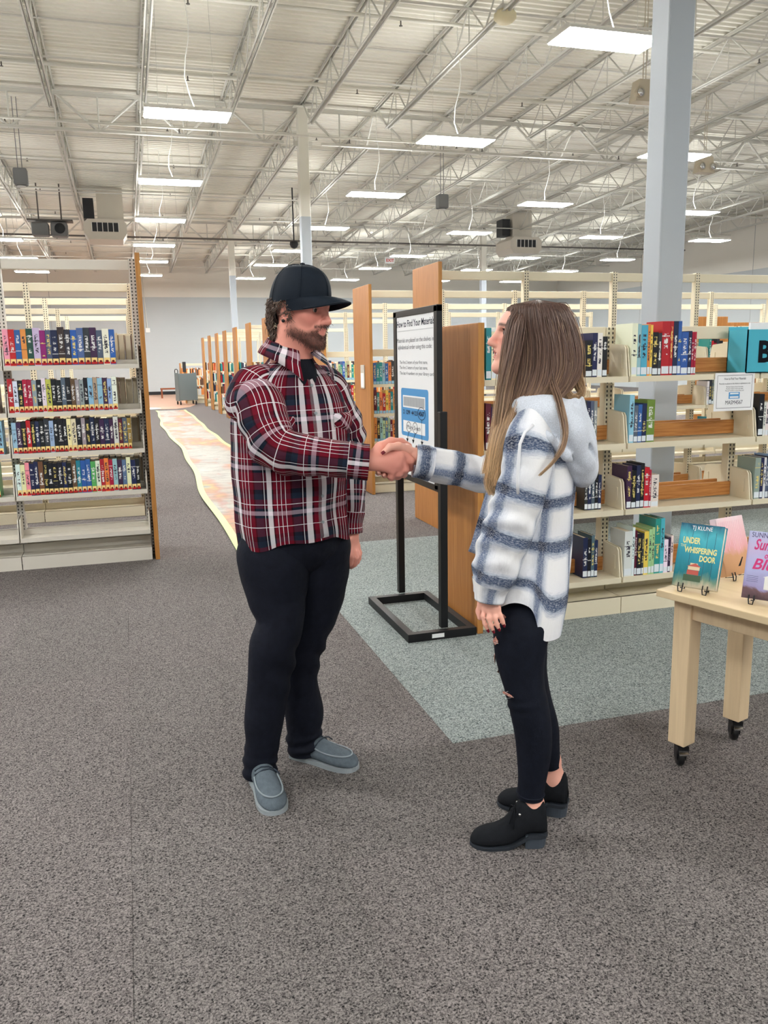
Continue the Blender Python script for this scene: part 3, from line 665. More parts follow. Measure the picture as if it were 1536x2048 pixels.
def mapmat():
    t = NT('printed_map'); g = t.n('ShaderNodeNewGeometry').outputs['Position']; s = t.sep(g)
    n = t.noise(t.mapping(g, (1.3, .55, 1)), 1.0, 3, .6); n2 = t.noise(t.mapping(g, (2.2, 9, 1)), 1.0, 4, .7); n3 = t.noise(t.mapping(g, (3, 1.2, 1), (5, 2, 0)), 1.0, 4, .65)
    c = t.ramp(n, [(.34, srgb(164, 162, 154)), (.46, srgb(156, 152, 144)), (.55, srgb(166, 122, 98)), (.62, srgb(176, 148, 92)), (.70, srgb(130, 142, 138))])
    c = t.mix(t.ramp(n2, [(.5, 0.0), (.56, .5), (.62, 0.0)]), c, srgb(92, 98, 96)); c = t.mix(t.ramp(n3, [(.56, 0.0), (.66, .6)]), c, srgb(158, 106, 92))
    return t.set(c, .55, 0, .3)
mp = empty('floor_map', (0, 0, 0)); tag(mp, 'long printed paper map rolled out along the aisle carpet', 'map')
def strip(off0, off1, z, mat, nm, y0, y1):
    m = MB(); N = 90; V = []; F = []
    for k in range(N+1):
        y = y0+(y1-y0)*k/N
        wl = .80+.05*math.sin(y*.55)+.02*math.sin(y*1.7+1); wr = 1.71+.03*math.sin(y*.5+2)+.015*math.sin(y*1.9)-.42*max(0, (9.0-y)/2.8)**1.3
        a = wl+off0 if off0 is not None else wr-.05; b = wr+off1 if off1 is not None else wl+.05
        h = z+.004*(1+math.sin(y*2.3))
        V += [(a, y, h), (b, y, h), (b, y, h-.003), (a, y, h-.003)]
    for k in range(N):
        i = 4*k
        for q in range(4): F.append((i+q, i+(q+1) % 4, i+4+(q+1) % 4, i+4+q))
    F += [(0, 1, 2, 3), (4*N+3, 4*N+2, 4*N+1, 4*N)]
    m.add(V, F); return m.build(nm, mat, mp)
strip(0, 0, .006, mapmat(), 'map_sheet', 6.2, 27.0)
gb = plain('lime_border', srgb(176, 196, 128), .5)
strip(-.02, None, .0085, gb, 'border', 6.2, 27.05); strip(None, .02, .0085, gb, 'border', 6.2, 27.05)
m = MB(); m.prism([(.5+.55*math.cos(a), 28.4+.55*math.sin(a)) for a in np.linspace(0, 2*PI, 25)[:-1]], 2, .0016, .012)
tag(m.build('floor_mat', plain('pale_mat', srgb(206, 212, 208), .7, 0, .2, .1, 3)), 'pale round mat on the plank floor by the far bench', 'mat')
# ------------------------------------------------------------------ lettering helper
def text_mesh(body, size, align='LEFT', shear=0.0, bold=0.0, sx=1.0):
    cu = bpy.data.curves.new('lettering', 'FONT'); cu.body = body; cu.size = size; cu.align_x = align; cu.shear = shear; cu.offset = bold
    cu.resolution_u = 3
    o = bpy.data.objects.new('lettering', cu); COL.objects.link(o)
    dg = bpy.context.evaluated_depsgraph_get(); me = bpy.data.meshes.new_from_object(o.evaluated_get(dg))
    bpy.data.objects.remove(o); bpy.data.curves.remove(cu)
    if sx != 1.0:
        for v in me.vertices: v.co.x *= sx
    return me
def lettering(body, size, mat, parent, loc, rot, align='LEFT', width=None, **kw):
    """flat print; scaled to width when given"""
    me = text_mesh(body, size, align, **kw); me.materials.clear(); me.materials.append(mat)
    o = link('lettering', me, parent, loc, rot)
    if width:
        xs = [v.co.x for v in me.vertices]; w0 = max(xs)-min(xs)
        if w0 > 0: o.scale = (width/w0, 1, 1)
    return o
lettering('EXIT', .13, plain('exit_red', srgb(210, 60, 50), .5), EXIT_ROOT, (0, -.0225, -.045), (PI/2, 0, 0), 'CENTER', bold=.004)
lettering('BI', .17, M['inkblack'], BIN, (.135, -.002, .065), (PI/2, 0, 0), bold=.006)

# ------------------------------------------------------------------ sign on a floor stand
sg = empty('sign_stand', (1.57, 4.43, 0)); tag(sg, 'black floor stand holding a tall white library sign beside the oak panel', 'sign stand')
b = MB()
x0, x1, y0, y1 = -.225, .168, -.425, .345
for a, c in (((x0, y0, 0), (x1, y0+.04, .045)), ((x0, y1-.04, 0), (x1, y1, .045)), ((x0, y0+.04, 0), (x0+.04, y1-.04, .045)), ((x1-.04, y0+.04, 0), (x1, y1-.04, .045))): b.box(a, c)
b.build('base_frame', M['black'], sg)
for y in (-.360, .375):
    m = MB(); m.bevbox((-.02, y-.022, .045), (.02, y+.022, 1.22), .003); m.build('post', M['black'], sg)
m = MB(); m.bevbox((-.019, -.335, .80), (.012, -.286, 1.765), .002); m.bevbox((-.019, .345, .80), (.012, .40, 1.765), .002); m.bevbox((-.019, -.335, 1.733), (.012, .40, 1.768), .002); m.bevbox((-.019, -.335, .79), (.012, .40, .825), .002)
m.build('sign_frame', M['black'], sg)
m = MB(); m.box((-.014, -.29, .815), (.004, .35, 1.74)); sf = m.build('sign_sheet', M['white'], sg)
m = MB(); m.box((-.09, -.4265, .012), (-.02, -.425, .034)); m.build('maker_plate', M['white'], sg)
# print; seen from -x: reading direction is -y
ROT = (PI/2, 0, -PI/2); SX = -.0144
def sl(body, size, y, z, wid, mat=M['ink'], dx=0.0, **kw): lettering(body, size, mat, sf, (SX-dx, y, z), ROT, width=wid, **kw)
sl('How to Find Your Materials', .052, .345, 1.675, .628, bold=.0008)
m = MB(); m.box((SX-.0004, -.27, 1.651), (SX, .335, 1.654)); m.build('rule', M['signgrey'], sf)
sl('Materials are placed on the shelves in', .034, .345, 1.588, .615); sl('alphabetical order using this code:', .034, .328, 1.550, .575)
sl('The first 2 letters of your first name,', .026, .30, 1.466, .48); sl('The first 2 letters of your last name,', .026, .30, 1.436, .48); sl('The last 4 numbers on your library card', .026, .30, 1.404, .57)
def rrect(y0, y1, z0, z1, r=.02, n=5):
    p = []
    for cy, cz, a0 in ((y1-r, z1-r, 0), (y0+r, z1-r, PI/2), (y0+r, z0+r, PI), (y1-r, z0+r, 1.5*PI)):
        for k in range(n+1): a = a0+PI/2*k/n; p.append((cy+r*math.cos(a), cz+r*math.sin(a)))
    return p
m = MB(); m.prism(rrect(-.189, .278, 1.05, 1.327, .02), 0, SX-.0004, SX); m.build('card_print', M['signblue'], sf)
m = MB(); m.prism(rrect(-.139, .245, 1.216, 1.286, .002), 0, SX-.0008, SX-.0004); m.build('barcode_field', M['white'], sf)
m = MB(); m.prism(rrect(-.128, .234, 1.224, 1.278, .001), 0, SX-.0011, SX-.0008); m.build('barcode_grey', M['signgrey'], sf)
m = MB()
for k in range(17): m.box((SX-.0014, -.122+k*.021, 1.226), (SX-.0011, -.114+k*.021, 1.276))
m.build('barcode_lines', plain('bar_grey', srgb(150, 153, 156), .6), sf)
sl('2  1299  44123', .034, .238, 1.178, .245, dx=.0012, bold=.0008); sl('4567', .034, -.03, 1.180, .098, dx=.0012, bold=.0012)
m = MB(); m.prism(rrect(-.135, .243, 1.074, 1.140, .002), 0, SX-.0008, SX-.0004); m.build('name_field', M['white'], sf)
sl('Mary Smith', .034, .178, 1.094, .235, dx=.0012, shear=.15)
def ring(yc, zc, ry, rz, r=.0018):
    m = MB(); m.tube([(SX-.0005, yc+ry*math.cos(a), zc+rz*math.sin(a)) for a in np.linspace(0, 2*PI, 29)[:-1]], r, 5, closed=True); m.build('circle_print', M['ink'], sf)
ring(-.078, 1.193, .062, .034); ring(.143, 1.105, .040, .029); ring(.030, 1.106, .040, .031)
for ya, za, yb, zb in ((-.08, 1.160, -.082, 1.037), (.143, 1.076, .172, 1.034), (.03, 1.075, .068, 1.034)):
    m = MB(); m.bar((SX-.0005, ya, za), (SX-.0005, yb, zb), .0014, 4); m.prism([(yb-.02, zb+.002), (yb+.02, zb+.002), (yb, zb-.02)], 0, SX-.0009, SX-.0002); m.build('arrow_print', M['inkblack'], sf)


# paper notice clipped to the low bookcase
nt = empty('shelf_notice', (3.39, 4.062, 1.27)); tag(nt, 'white printed notice hanging from the top shelf of the low bookcase', 'notice')
m = MB(); m.box((-.138, -.001, -.108), (.138, .001, .112)); m.build('sheet', M['white'], nt)
m = MB()
for a, c in (((-.122, -.0016, -.092), (.122, -.001, -.090)), ((-.122, -.0016, .096), (.122, -.001, .098)), ((-.122, -.0016, -.092), (-.1205, -.001, .098)), ((.1205, -.0016, -.092), (.122, -.001, .098))): m.box(a, c)
m.build('border_print', M['ink'], nt)
for s_, z, wd, sz in (('How to Find Your Materials', .072, .15, .018), ('Materials are placed on the shelves in alphabetical order', .046, .22, .012), ('The first 2 letters of your first name,', .028, .12, .01), ('The first 2 letters of your last name,', .017, .12, .01), ('MASM4567', -.07, .12, .032), ('The last 4 numbers on your library card', .006, .13, .01)):
    lettering(s_, sz, M['ink'], nt, (0, -.0017, z), (PI/2, 0, 0), 'CENTER', width=wd)
m = MB(); m.box((-.038, -.0018, -.038), (.038, -.001, .0)); m.build('card_print', M['signblue'], nt)
m = MB(); m.box((-.03, -.0022, -.012), (.03, -.0018, -.004)); m.box((-.03, -.0022, -.034), (.03, -.0018, -.024)); m.build('field_print', M['white'], nt)

# ------------------------------------------------------------------ birch table with casters
TA = math.atan2(.31, .95)
tb = empty('display_table', (1.856, 2.395, 0), TA); tag(tb, 'pale birch display table on black casters at the frame edge', 'table')
# local x: into the scene along the short side, local -y: towards the camera
ZT = .675
m = MB(); m.bevbox((-.085, -1.05, ZT-.026), (.46, .075, ZT), .003); m.build('tabletop', M['birch_top'], tb)
for lx, ly in ((0, 0), (.345, 0), (0, -.95), (.345, -.95)):
    m = MB(); m.bevbox((lx-.034, ly-.034, .095), (lx+.034, ly+.034, ZT-.026), .003); lg = m.build('leg', M['birch'], tb)
    c = empty('caster', (lx, ly, 0), .9, tb)
    m = MB(); m.lathe([(.012, -.011), (.030, -.011), (.034, -.007), (.034, .007), (.030, .011), (.012, .011)], (.012, 0, .034), 20, 0, 1); m.build('wheel', M['rubber'], c)
    m = MB(); m.lathe([(.003, -.0135), (.015, -.0135), (.015, -.0105)], (.012, 0, .034), 14, 0, 1); m.lathe([(.015, .0105), (.015, .0135), (.003, .0135)], (.012, 0, .034), 14, 0, 1); m.build('hub', M['chrome'], c)
    m = MB(); m.prism([(-.022, .07), (.022, .08), (.03, .09), (-.03, .09), (-.028, .06)], 1, -.02, .02); m.box((-.012, -.018, .03), (.022, -.0145, .08)); m.box((-.012, .0145, .03), (.022, .018, .08)); m.lathe([(.026, .088), (.026, .095)], (0, 0, 0), 14); m.build('fork', M['rubber'], c)
    m = MB(); m.prism([(-.045, .062), (-.02, .07), (-.02, .078), (-.045, .068)], 1, -.016, .016); m.build('brake', M['chrome'], c)
m = MB(); m.bevbox((-.022, -.92, ZT-.10), (-.002, -.034, ZT-.027), .002); m.build('apron', M['birch'], tb)
m = MB(); m.bevbox((.347, -.92, ZT-.10), (.367, -.034, ZT-.027), .002); m.build('apron', M['birch'], tb)
m = MB(); m.bevbox((.034, .002, ZT-.10), (.311, .022, ZT-.027), .002); m.build('apron', M['birch'], tb)

# ------------------------------------------------------------------ display books on wire easels
def noise_cover(name, stops, scale, rot=0.0, dist=.4):
    t = NT(name); o = t.coord(); z = t.sep(o)[2]
    n = t.noise(t.mapping(o, scale), 1.0, 4, .6, dist)
    f = t.math('ADD', t.math('MULTIPLY', z, 4.2), t.math('MULTIPLY', t.math('SUBTRACT', n, .5), .55))
    return t.set(t.ramp(f, stops), .22, 0, .5)
def display_book(loc, rz, W, Hh, Tt, cover, spine, label, prints, lean=.30):
    """book on a wire easel; local x along its width, its front cover towards -y, leaning back"""
    bk = empty('display_book', loc, rz); tag(bk, label, 'book')
    R = (-lean, 0, 0)
    m = MB(); m.bevbox((-W/2, -.003, 0), (W/2, 0, Hh), .001); m.bevbox((-W/2, Tt, 0), (W/2, Tt+.003, Hh), .001); m.box((-W/2, -.003, 0), (-W/2+.003, Tt+.003, Hh)); c = m.build('cover', cover, bk, (0, 0, .018), R)
    m = MB(); m.box((-W/2+.003, 0, .003), (W/2-.004, Tt, Hh-.004)); m.build('pages', plain('cream_pages', srgb(232, 226, 208), .8, 0, .1, .06, 300), bk, (0, 0, .018), R)
    prints(c)
    es = empty('wire_easel', loc, rz); tag(es, 'black wire easel holding the '+label.split(',')[0], 'easel')
    ca, sa = math.cos(lean), math.sin(lean)
    def L(x, y, z): return (x, y*ca+z*sa, .018-y*sa+z*ca)
    for sx in (-W*.28, W*.28):
        m = MB(); m.tube([L(sx-.008, -.010, .012), L(sx-.008, -.012, -.004), (sx-.006, -.014, .003), (sx+.006, -.014, .003), L(sx+.008, -.012, -.004), L(sx+.008, -.010, .012)], .0022, 6); m.tube([L(sx, -.008, -.005), L(sx, Tt+.007, -.005), L(sx, Tt+.007, Hh*.55)], .0022, 6); m.build('prong', M['black'], es)
    m = MB(); m.tube([L(-W*.28, Tt+.007, Hh*.55), L(0, Tt+.007, Hh*.6), L(W*.28, Tt+.007, Hh*.55)], .0022, 6); m.build('back_wire', M['black'], es)
    bz = L(0, Tt+.007, Hh*.5)
    m = MB(); m.tube([(-W*.25, bz[1], bz[2]), (-W*.25, bz[1]+.06, .003), (W*.25, bz[1]+.06, .003), (W*.25, bz[1], bz[2])], .0022, 6); m.tube([(W*.25, bz[1]+.06, .003), L(W*.25, Tt+.007, -.005)], .0022, 6); m.build('strut', M['black'], es)
    return bk
# teal novel
teal = noise_cover('teal_cover', [(.0, srgb(196, 186, 160)), (.10, srgb(120, 150, 130)), (.2, srgb(40, 128, 140)), (.45, srgb(52, 150, 172)), (.75, srgb(84, 186, 200)), (.93, srgb(44, 96, 120))], (14, 14, 4))
ylw = plain('lettering_yellow', srgb(232, 226, 150), .4); wht = plain('lettering_white', srgb(240, 240, 236), .4)
def pr_teal(c):
    P_ = lambda s_, sz, x, z, wd, mt, **k: lettering(s_, sz, mt, c, (x, -.0036, z), (PI/2, 0, 0), width=wd, **k)
    P_('TJ KLUNE', .02, -.035, .204, .07, wht); P_('UNDER', .03, -.06, .155, .06, ylw, bold=.001); P_('THE', .014, -.066, .14, .02, ylw); P_('WHISPERING', .028, -.05, .122, .112, ylw, bold=.001); P_('DOOR', .028, .005, .095, .055, ylw, bold=.001)
    m = MB(); m.box((-.028, -.0038, .062), (.012, -.003, .074)); m.box((-.022, -.0038, .074), (.004, -.003, .086)); m.build('house_print', plain('print_cream', srgb(226, 206, 170), .4), c)
    m = MB(); m.prism([(-.032, .074), (.016, .074), (-.004, .086)], 1, -.0039, -.003); m.box((-.03, -.0038, .045), (.01, -.003, .061)); m.build('roof_print', plain('print_red', srgb(196, 92, 80), .4), c)
    m = MB(); m.box((-.04, -.0037, .022), (.02, -.003, .044)); m.build('tree_print', plain('print_green', srgb(70, 96, 70), .4), c)
    m = MB()
    for x in (-.03, .022, .05): m.box((x, -.0034, .03), (x+.0014, -.003, .2))
    m.build('door_print', plain('print_dark_teal', srgb(30, 90, 108), .4), c)
def tpos(x, y, z=ZT+.0005):
    p = pt(x, y, z); return p
p1 = tpos(1386, 1186)
display_book(p1, -.98, .150, .225, .028, teal, None, 'teal hardcover novel with yellow lettering, on the birch table', pr_teal, .33)
lav = noise_cover('lavender_cover', [(.0, srgb(92, 74, 80)), (.10, srgb(126, 100, 106)), (.14, srgb(168, 160, 206)), (.4, srgb(186, 190, 232)), (.75, srgb(206, 190, 228)), (.97, srgb(196, 202, 236))], (8, 8, 9))
mag = plain('lettering_magenta', srgb(214, 60, 128), .4); ind = plain('lettering_indigo', srgb(74, 70, 120), .4)
def pr_lav(c):
    P_ = lambda s_, sz, x, z, wd, mt, **k: lettering(s_, sz, mt, c, (x, -.0036, z), (PI/2, 0, 0), width=wd, **k)
    P_('SUNNY HOSTIN', .024, -.066, .205, .135, ind); P_('Summer', .05, -.055, .165, .115, mag, shear=.3, bold=.001); P_('on the', .028, -.02, .138, .05, mag, shear=.3, bold=.0006); P_('Bluffs', .05, -.055, .1, .115, mag, shear=.3, bold=.001)
    m = MB(); m.box((-.01, -.0037, .035), (.05, -.003, .075)); m.prism([(-.016, .075), (.056, .075), (.02, .09)], 1, -.0037, -.003); m.build('house_print', wht, c)
    m = MB(); m.box((.006, -.0041, .04), (.009, -.003, .066)); m.box((.026, -.0041, .045), (.038, -.003, .062)); m.build('window_print', ind, c)
    m = MB()
    for k in range(4): m.box((-.066, -.0035, .075-.006*k), (-.03, -.003, .076-.006*k))
    m.build('blurb_print', ind, c)
p2 = tpos(1530, 1212)
display_book(p2, -.95, .150, .225, .03, lav, None, 'lavender paperback with magenta script lettering, on the birch table', pr_lav, .26)
pk = noise_cover('rose_cover', [(.0, srgb(196, 150, 110)), (.3, srgb(206, 160, 124)), (.42, srgb(226, 170, 176)), (.8, srgb(232, 200, 206)), (1.0, srgb(226, 214, 220))], (10, 10, 6))
def pr_pk(c):
    m = MB()
    for k in range(12): m.box((-.06+k*.0098, -.0035, .09+.02*((k*7) % 3)), (-.058+k*.0098, -.003, .2))
    m.build('drip_print', plain('print_pink', srgb(236, 190, 204), .4), c)
    m = MB(); m.prism([(.0, .03), (.012, .03), (.034, .06), (.03, .062)], 1, -.0036, -.003); m.build('stroke_print', M['inkblack'], c)
p3 = tpos(1478, 1158)
display_book(p3, .22, .150, .215, .02, pk, None, 'rose and tan book between the teal and lavender ones, on the birch table', pr_pk, .30)
# ------------------------------------------------------------------ implicit surfaces for bodies
A_ = lambda *v: np.array(v, float)
class SDF:
    def __init__(s): s.ops = []
    def cone(s, a, b, ra, rb=None, k=.01, sub=False):
        s.ops.append(('c', np.array(a, float), np.array(b, float), float(ra), float(ra if rb is None else rb), k, sub)); return s
    def chain(s, pts, rad, k=.008):
        for i in range(len(pts)-1): s.cone(pts[i], pts[i+1], rad[i], rad[i+1], k)
        return s
    def ell(s, c, r, R=None, k=.01, sub=False):
        s.ops.append(('e', np.array(c, float), np.array(r, float), np.eye(3) if R is None else np.array(R, float), None, k, sub)); return s
    def __call__(s, P):
        d = np.full(len(P), 9.0, np.float32); P = P.astype(np.float32)
        for typ, a, b, c, e, k, sub in s.ops:
            if typ == 'c':
                a32, b32 = a.astype(np.float32), b.astype(np.float32); ba = b32-a32; L2 = float(ba@ba)+1e-12
                cen = (a32+b32)/2; rad = math.sqrt(L2)/2+max(c, e)+.06+k
                q = P-cen; idx = np.nonzero((q*q).sum(1) < rad*rad)[0]
                if not len(idx): continue
                pa = P[idx]-a32; h = np.clip(pa@ba/L2, 0, 1)
                x = np.sqrt(((pa-h[:, None]*ba)**2).sum(1))-(c+(e-c)*h)
            else:
                rad = float(b.max())+.06+k; q = P-a.astype(np.float32); idx = np.nonzero((q*q).sum(1) < rad*rad)[0]
                if not len(idx): continue
                q = (q[idx]@c.astype(np.float32))
                k0 = np.sqrt(((q/b.astype(np.float32))**2).sum(1)); k1 = np.sqrt(((q/(b**2).astype(np.float32))**2).sum(1))+1e-9
                x = k0*(k0-1)/k1
            D = d[idx]
            if sub:
                h = np.clip(.5-.5*(D+x)/k, 0, 1); D = D*(1-h)+(-x)*h+k*h*(1-h)
            else:
                h = np.clip(.5+.5*(D-x)/k, 0, 1); D = D*(1-h)+x*h-k*h*(1-h)
            d[idx] = D
        return d
def surface(f, lo, hi, h):
    """surface nets over the box lo..hi, cells of size h, evaluated only near the surface"""
    B = 8; lo = np.array(lo, float); nb = np.ceil((np.array(hi)-lo)/(B*h)).astype(int); n = nb*B+1
    cb = np.stack(np.meshgrid(*[lo[i]+(np.arange(nb[i])+.5)*B*h for i in range(3)], indexing='ij'), -1).reshape(-1, 3)
    dc = f(cb); act = np.abs(dc) < B*h*1.15
    D = np.repeat(np.repeat(np.repeat(np.where(dc < 0, -1, 1).astype(np.float32).reshape(nb), B, 0), B, 1), B, 2)
    D = np.pad(D, ((0, 1), (0, 1), (0, 1)), mode='edge')
    ia = np.nonzero(act)[0]; bi = np.stack(np.unravel_index(ia, nb), -1)
    off = np.stack(np.meshgrid(*[np.arange(B+1)]*3, indexing='ij'), -1).reshape(-1, 3)
    for st in range(0, len(bi), 400):
        g = (bi[st:st+400, None, :]*B+off[None]).reshape(-1, 3)
        D[g[:, 0], g[:, 1], g[:, 2]] = f(lo+g*h)
    ins = D < 0; vid = {}; cn = n-1
    acc = []; faces = []
    for ax in range(3):
        sl0 = [slice(None)]*3; sl1 = [slice(None)]*3; sl0[ax] = slice(0, -1); sl1[ax] = slice(1, None)
        e = np.stack(np.nonzero(ins[tuple(sl0)] != ins[tuple(sl1)]), -1)
        o1, o2 = [i for i in range(3) if i != ax]
        e = e[(e[:, o1] > 0) & (e[:, o2] > 0) & (e[:, o1] < cn[o1]) & (e[:, o2] < cn[o2])]
        e1 = e.copy(); e1[:, ax] += 1
        a = D[e[:, 0], e[:, 1], e[:, 2]]; b = D[e1[:, 0], e1[:, 1], e1[:, 2]]
        t = a/(a-b); p = e.astype(float); p[:, ax] += t
        q = []
        for d1, d2 in ((-1, -1), (0, -1), (0, 0), (-1, 0)):
            c = e.copy(); c[:, o1] += d1; c[:, o2] += d2
            fl_ = np.ravel_multi_index((c[:, 0], c[:, 1], c[:, 2]), tuple(n)); acc.append((fl_, p)); q.append(fl_)
        q = np.stack(q, 1); flip = (a < 0) ^ (ax == 1)
        q[~flip] = q[~flip][:, ::-1]; faces.append(q)
    ids = np.concatenate([a[0] for a in acc]); pp = np.concatenate([a[1] for a in acc]); uq, inv = np.unique(ids, return_inverse=True)
    cnt = np.bincount(inv).astype(float); V = np.stack([np.bincount(inv, pp[:, i])/cnt for i in range(3)], -1)
    F = np.searchsorted(uq, np.concatenate(faces)); return lo+V*h, F
def relax(V, F, it=2):
    for _ in range(it):
        s = np.zeros_like(V); c = np.zeros(len(V))
        for i in range(4):
            for j in ((i+1) % 4, (i-1) % 4):
                np.add.at(s, F[:, i], V[F[:, j]]); np.add.at(c, F[:, i], 1)
        V = .5*V+.5*s/np.maximum(c, 1)[:, None]
    return V
def meshobj(name, V, F, mats, parent=None, base=(0, 0, 0), colors=None, uv=None, smooth=True, mi=None):
    me = bpy.data.meshes.new(name)
    V = np.asarray(V, float)-np.array(base)
    me.from_pydata(V.tolist(), [], [list(map(int, f)) for f in F])
    for m in (mats if isinstance(mats, (list, tuple)) else [mats]): me.materials.append(m)
    if mi is not None: me.polygons.foreach_set('material_index', list(mi))
    me.polygons.foreach_set('use_smooth', [smooth]*len(me.polygons))
    if colors is not None:
        at = me.color_attributes.new('Col', 'FLOAT_COLOR', 'POINT'); c4 = np.ones((len(V), 4), np.float32); c4[:, :3] = colors; at.data.foreach_set('color', c4.ravel())
    if uv is not None:
        u = me.uv_layers.new(name='UVMap'); li = np.empty(len(me.loops), np.int32); me.loops.foreach_get('vertex_index', li)
        if len(uv) == len(V): u.data.foreach_set('uv', np.asarray(uv, np.float32)[li].ravel())
        else: u.data.foreach_set('uv', np.asarray(uv, np.float32).ravel())
    me.update(); return link(name, me, parent)

# ---- lofts with uv in metres
def catmull(K, m):
    K = np.array(K, float); n = len(K); L = np.concatenate([[0], np.cumsum(np.maximum(np.linalg.norm(np.diff(K[:, :3], axis=0), axis=1), 1e-4))])
    t = np.linspace(0, L[-1], m); out = np.empty((m, K.shape[1]))
    Tn = np.zeros_like(K)
    for i in range(n):
        a, b = max(i-1, 0), min(i+1, n-1); Tn[i] = (K[b]-K[a])/max(L[b]-L[a], 1e-6)
    for k, tt in enumerate(t):
        i = min(max(np.searchsorted(L, tt)-1, 0), n-2); h = L[i+1]-L[i]; s = (tt-L[i])/h
        out[k] = (2*s**3-3*s**2+1)*K[i]+(s**3-2*s**2+s)*h*Tn[i]+(-2*s**3+3*s**2)*K[i+1]+(s**3-s**2)*h*Tn[i+1]
    return out, t
class Loft:
    """keys: rows of (r, d, z, a, b); a along axis U, b along axis W (W perpendicular); open tube"""
    def __init__(s, keys, U=None, nseg=64, nring=60, fold=None, flat=None, exp=2.0, phase=0.0, ref=None, hem=None, v0=0.0, u0=0.0, zwarp=None):
        K, t = catmull(keys, nring); C = K[:, :3]
        ang = np.linspace(0, 2*PI, nseg+1)+phase; ca, sa = np.cos(ang), np.sin(ang)
        if exp != 2.0:
            ca, sa = np.sign(ca)*np.abs(ca)**(2/exp), np.sign(sa)*np.abs(sa)**(2/exp)
        P = np.empty((nring, nseg+1, 3)); Nn = np.empty_like(P); up = None
        for i in range(nring):
            T_ = C[min(i+1, nring-1)]-C[max(i-1, 0)]; T_ /= np.linalg.norm(T_)+1e-9
            if flat is not None: u, w_ = np.array(flat[0], float), np.array(flat[1], float)
            else:
                u = np.array(U, float) if up is None else up
                u = u-T_*(u@T_); u /= np.linalg.norm(u); up = u; w_ = np.cross(T_, u)
            P[i] = C[i]+ca[:, None]*u*K[i, 3]+sa[:, None]*w_*K[i, 4]
            Nn[i] = ca[:, None]*u+sa[:, None]*w_
        R = ref if ref else float(np.mean(K[:, 3]+K[:, 4])/2)
        s.uv = np.stack(np.broadcast_arrays((ang-phase)[None, :]*R+u0, t[:, None]+v0), -1)
        if fold is not None:
            P = P+Nn*fold(P, ang[None, :], (t/t[-1])[:, None])[..., None]
        if zwarp is not None: P = zwarp(P, ang[None, :], (t/t[-1])[:, None])
        P[:, -1] = P[:, 0]
        s.P, s.N, s.C, s.t, s.ang, s.K = P, Nn, C, t, ang, K
    def quads(s, off=0):
        m, n = s.P.shape[:2]; i = np.arange(m-1)[:, None]*n+np.arange(n-1)[None, :]
        q = np.stack([i, i+1, i+n+1, i+n], -1).reshape(-1, 4)+off; return q
    def at(s, fa, ft):
        """surface point and normal at angle fa (radians from phase) and length fraction ft"""
        m, n = s.P.shape[:2]; x = (fa/(2*PI) % 1)*(n-1); y = min(max(ft, 0), 1)*(m-1)
        i, j = int(min(y, m-2)), int(min(x, n-2)); fy, fx = y-i, x-j
        f = lambda G: (G[i, j]*(1-fx)+G[i, j+1]*fx)*(1-fy)+(G[i+1, j]*(1-fx)+G[i+1, j+1]*fx)*fy
        return f(s.P), f(s.N), f(s.uv)
def lofts(name, ls, mats, parent, base, thick=.0):
    V = []; F = []; UV = []; o = 0
    for L in ls:
        V.append(L.P.reshape(-1, 3)); F.append(L.quads(o)); UV.append(L.uv.reshape(-1, 2)); o += V[-1].shape[0]
        # turned-in rims so that the ends have depth and close
        for end in (0, -1):
            ring = L.P[end]; c = ring.mean(0); n = len(ring)
            inn = c+(ring-c)*.90; cap = c+(ring-c)*.02
            inn2 = inn+(L.C[1 if end == 0 else -2]-L.C[end])*1.5; cap = cap+(L.C[1 if end == 0 else -2]-L.C[end])*2.5
            b0 = (0 if end == 0 else (L.P.shape[0]-1)*n)+o-L.P.shape[0]*n if False else None
            idx0 = o; V += [ring, inn2, cap]; UV += [L.uv[end]]*3; o += 3*n
            for a in (0, 1):
                i = idx0+a*n+np.arange(n-1); q = np.stack([i, i+1, i+n+1, i+n], -1)
                F.append(q if end else q[:, ::-1])
    return meshobj(name, np.concatenate(V), np.concatenate(F), mats, parent, base, uv=np.concatenate(UV))
def waves(seed, n, kmin, kmax, aniso=(1, 1, 1)):
    rr = np.random.RandomState(seed); K = rr.normal(size=(n, 3))*np.array(aniso); K /= np.linalg.norm(K, axis=1)[:, None]; K *= rr.uniform(kmin, kmax, (n, 1)); ph = rr.uniform(0, 6.28, n)
    w_ = 1/np.linalg.norm(K, axis=1); w_ /= w_.sum()
    return lambda P: sum(wt*np.sin(P@k+p) for k, p, wt in zip(K, ph, w_))
def patch(L, a0, a1, t0, t1, off, na=8, nt=8, shape=None):
    """a piece of cloth lying off the loft surface"""
    V = []; UV = []
    for i in range(nt):
        for j in range(na):
            fa, ft = a0+(a1-a0)*j/(na-1), t0+(t1-t0)*i/(nt-1)
            if shape: ft = shape(j/(na-1), i/(nt-1), ft)
            p, n_, uv = L.at(fa, ft); edge = min(i, j, nt-1-i, na-1-j)
            V.append(p+n_*(off if edge > 0 else off*.15)); UV.append(uv)
    F = [(i*na+j, i*na+j+1, (i+1)*na+j+1, (i+1)*na+j) for i in range(nt-1) for j in range(na-1)]
    return np.array(V), np.array(F), np.array(UV)
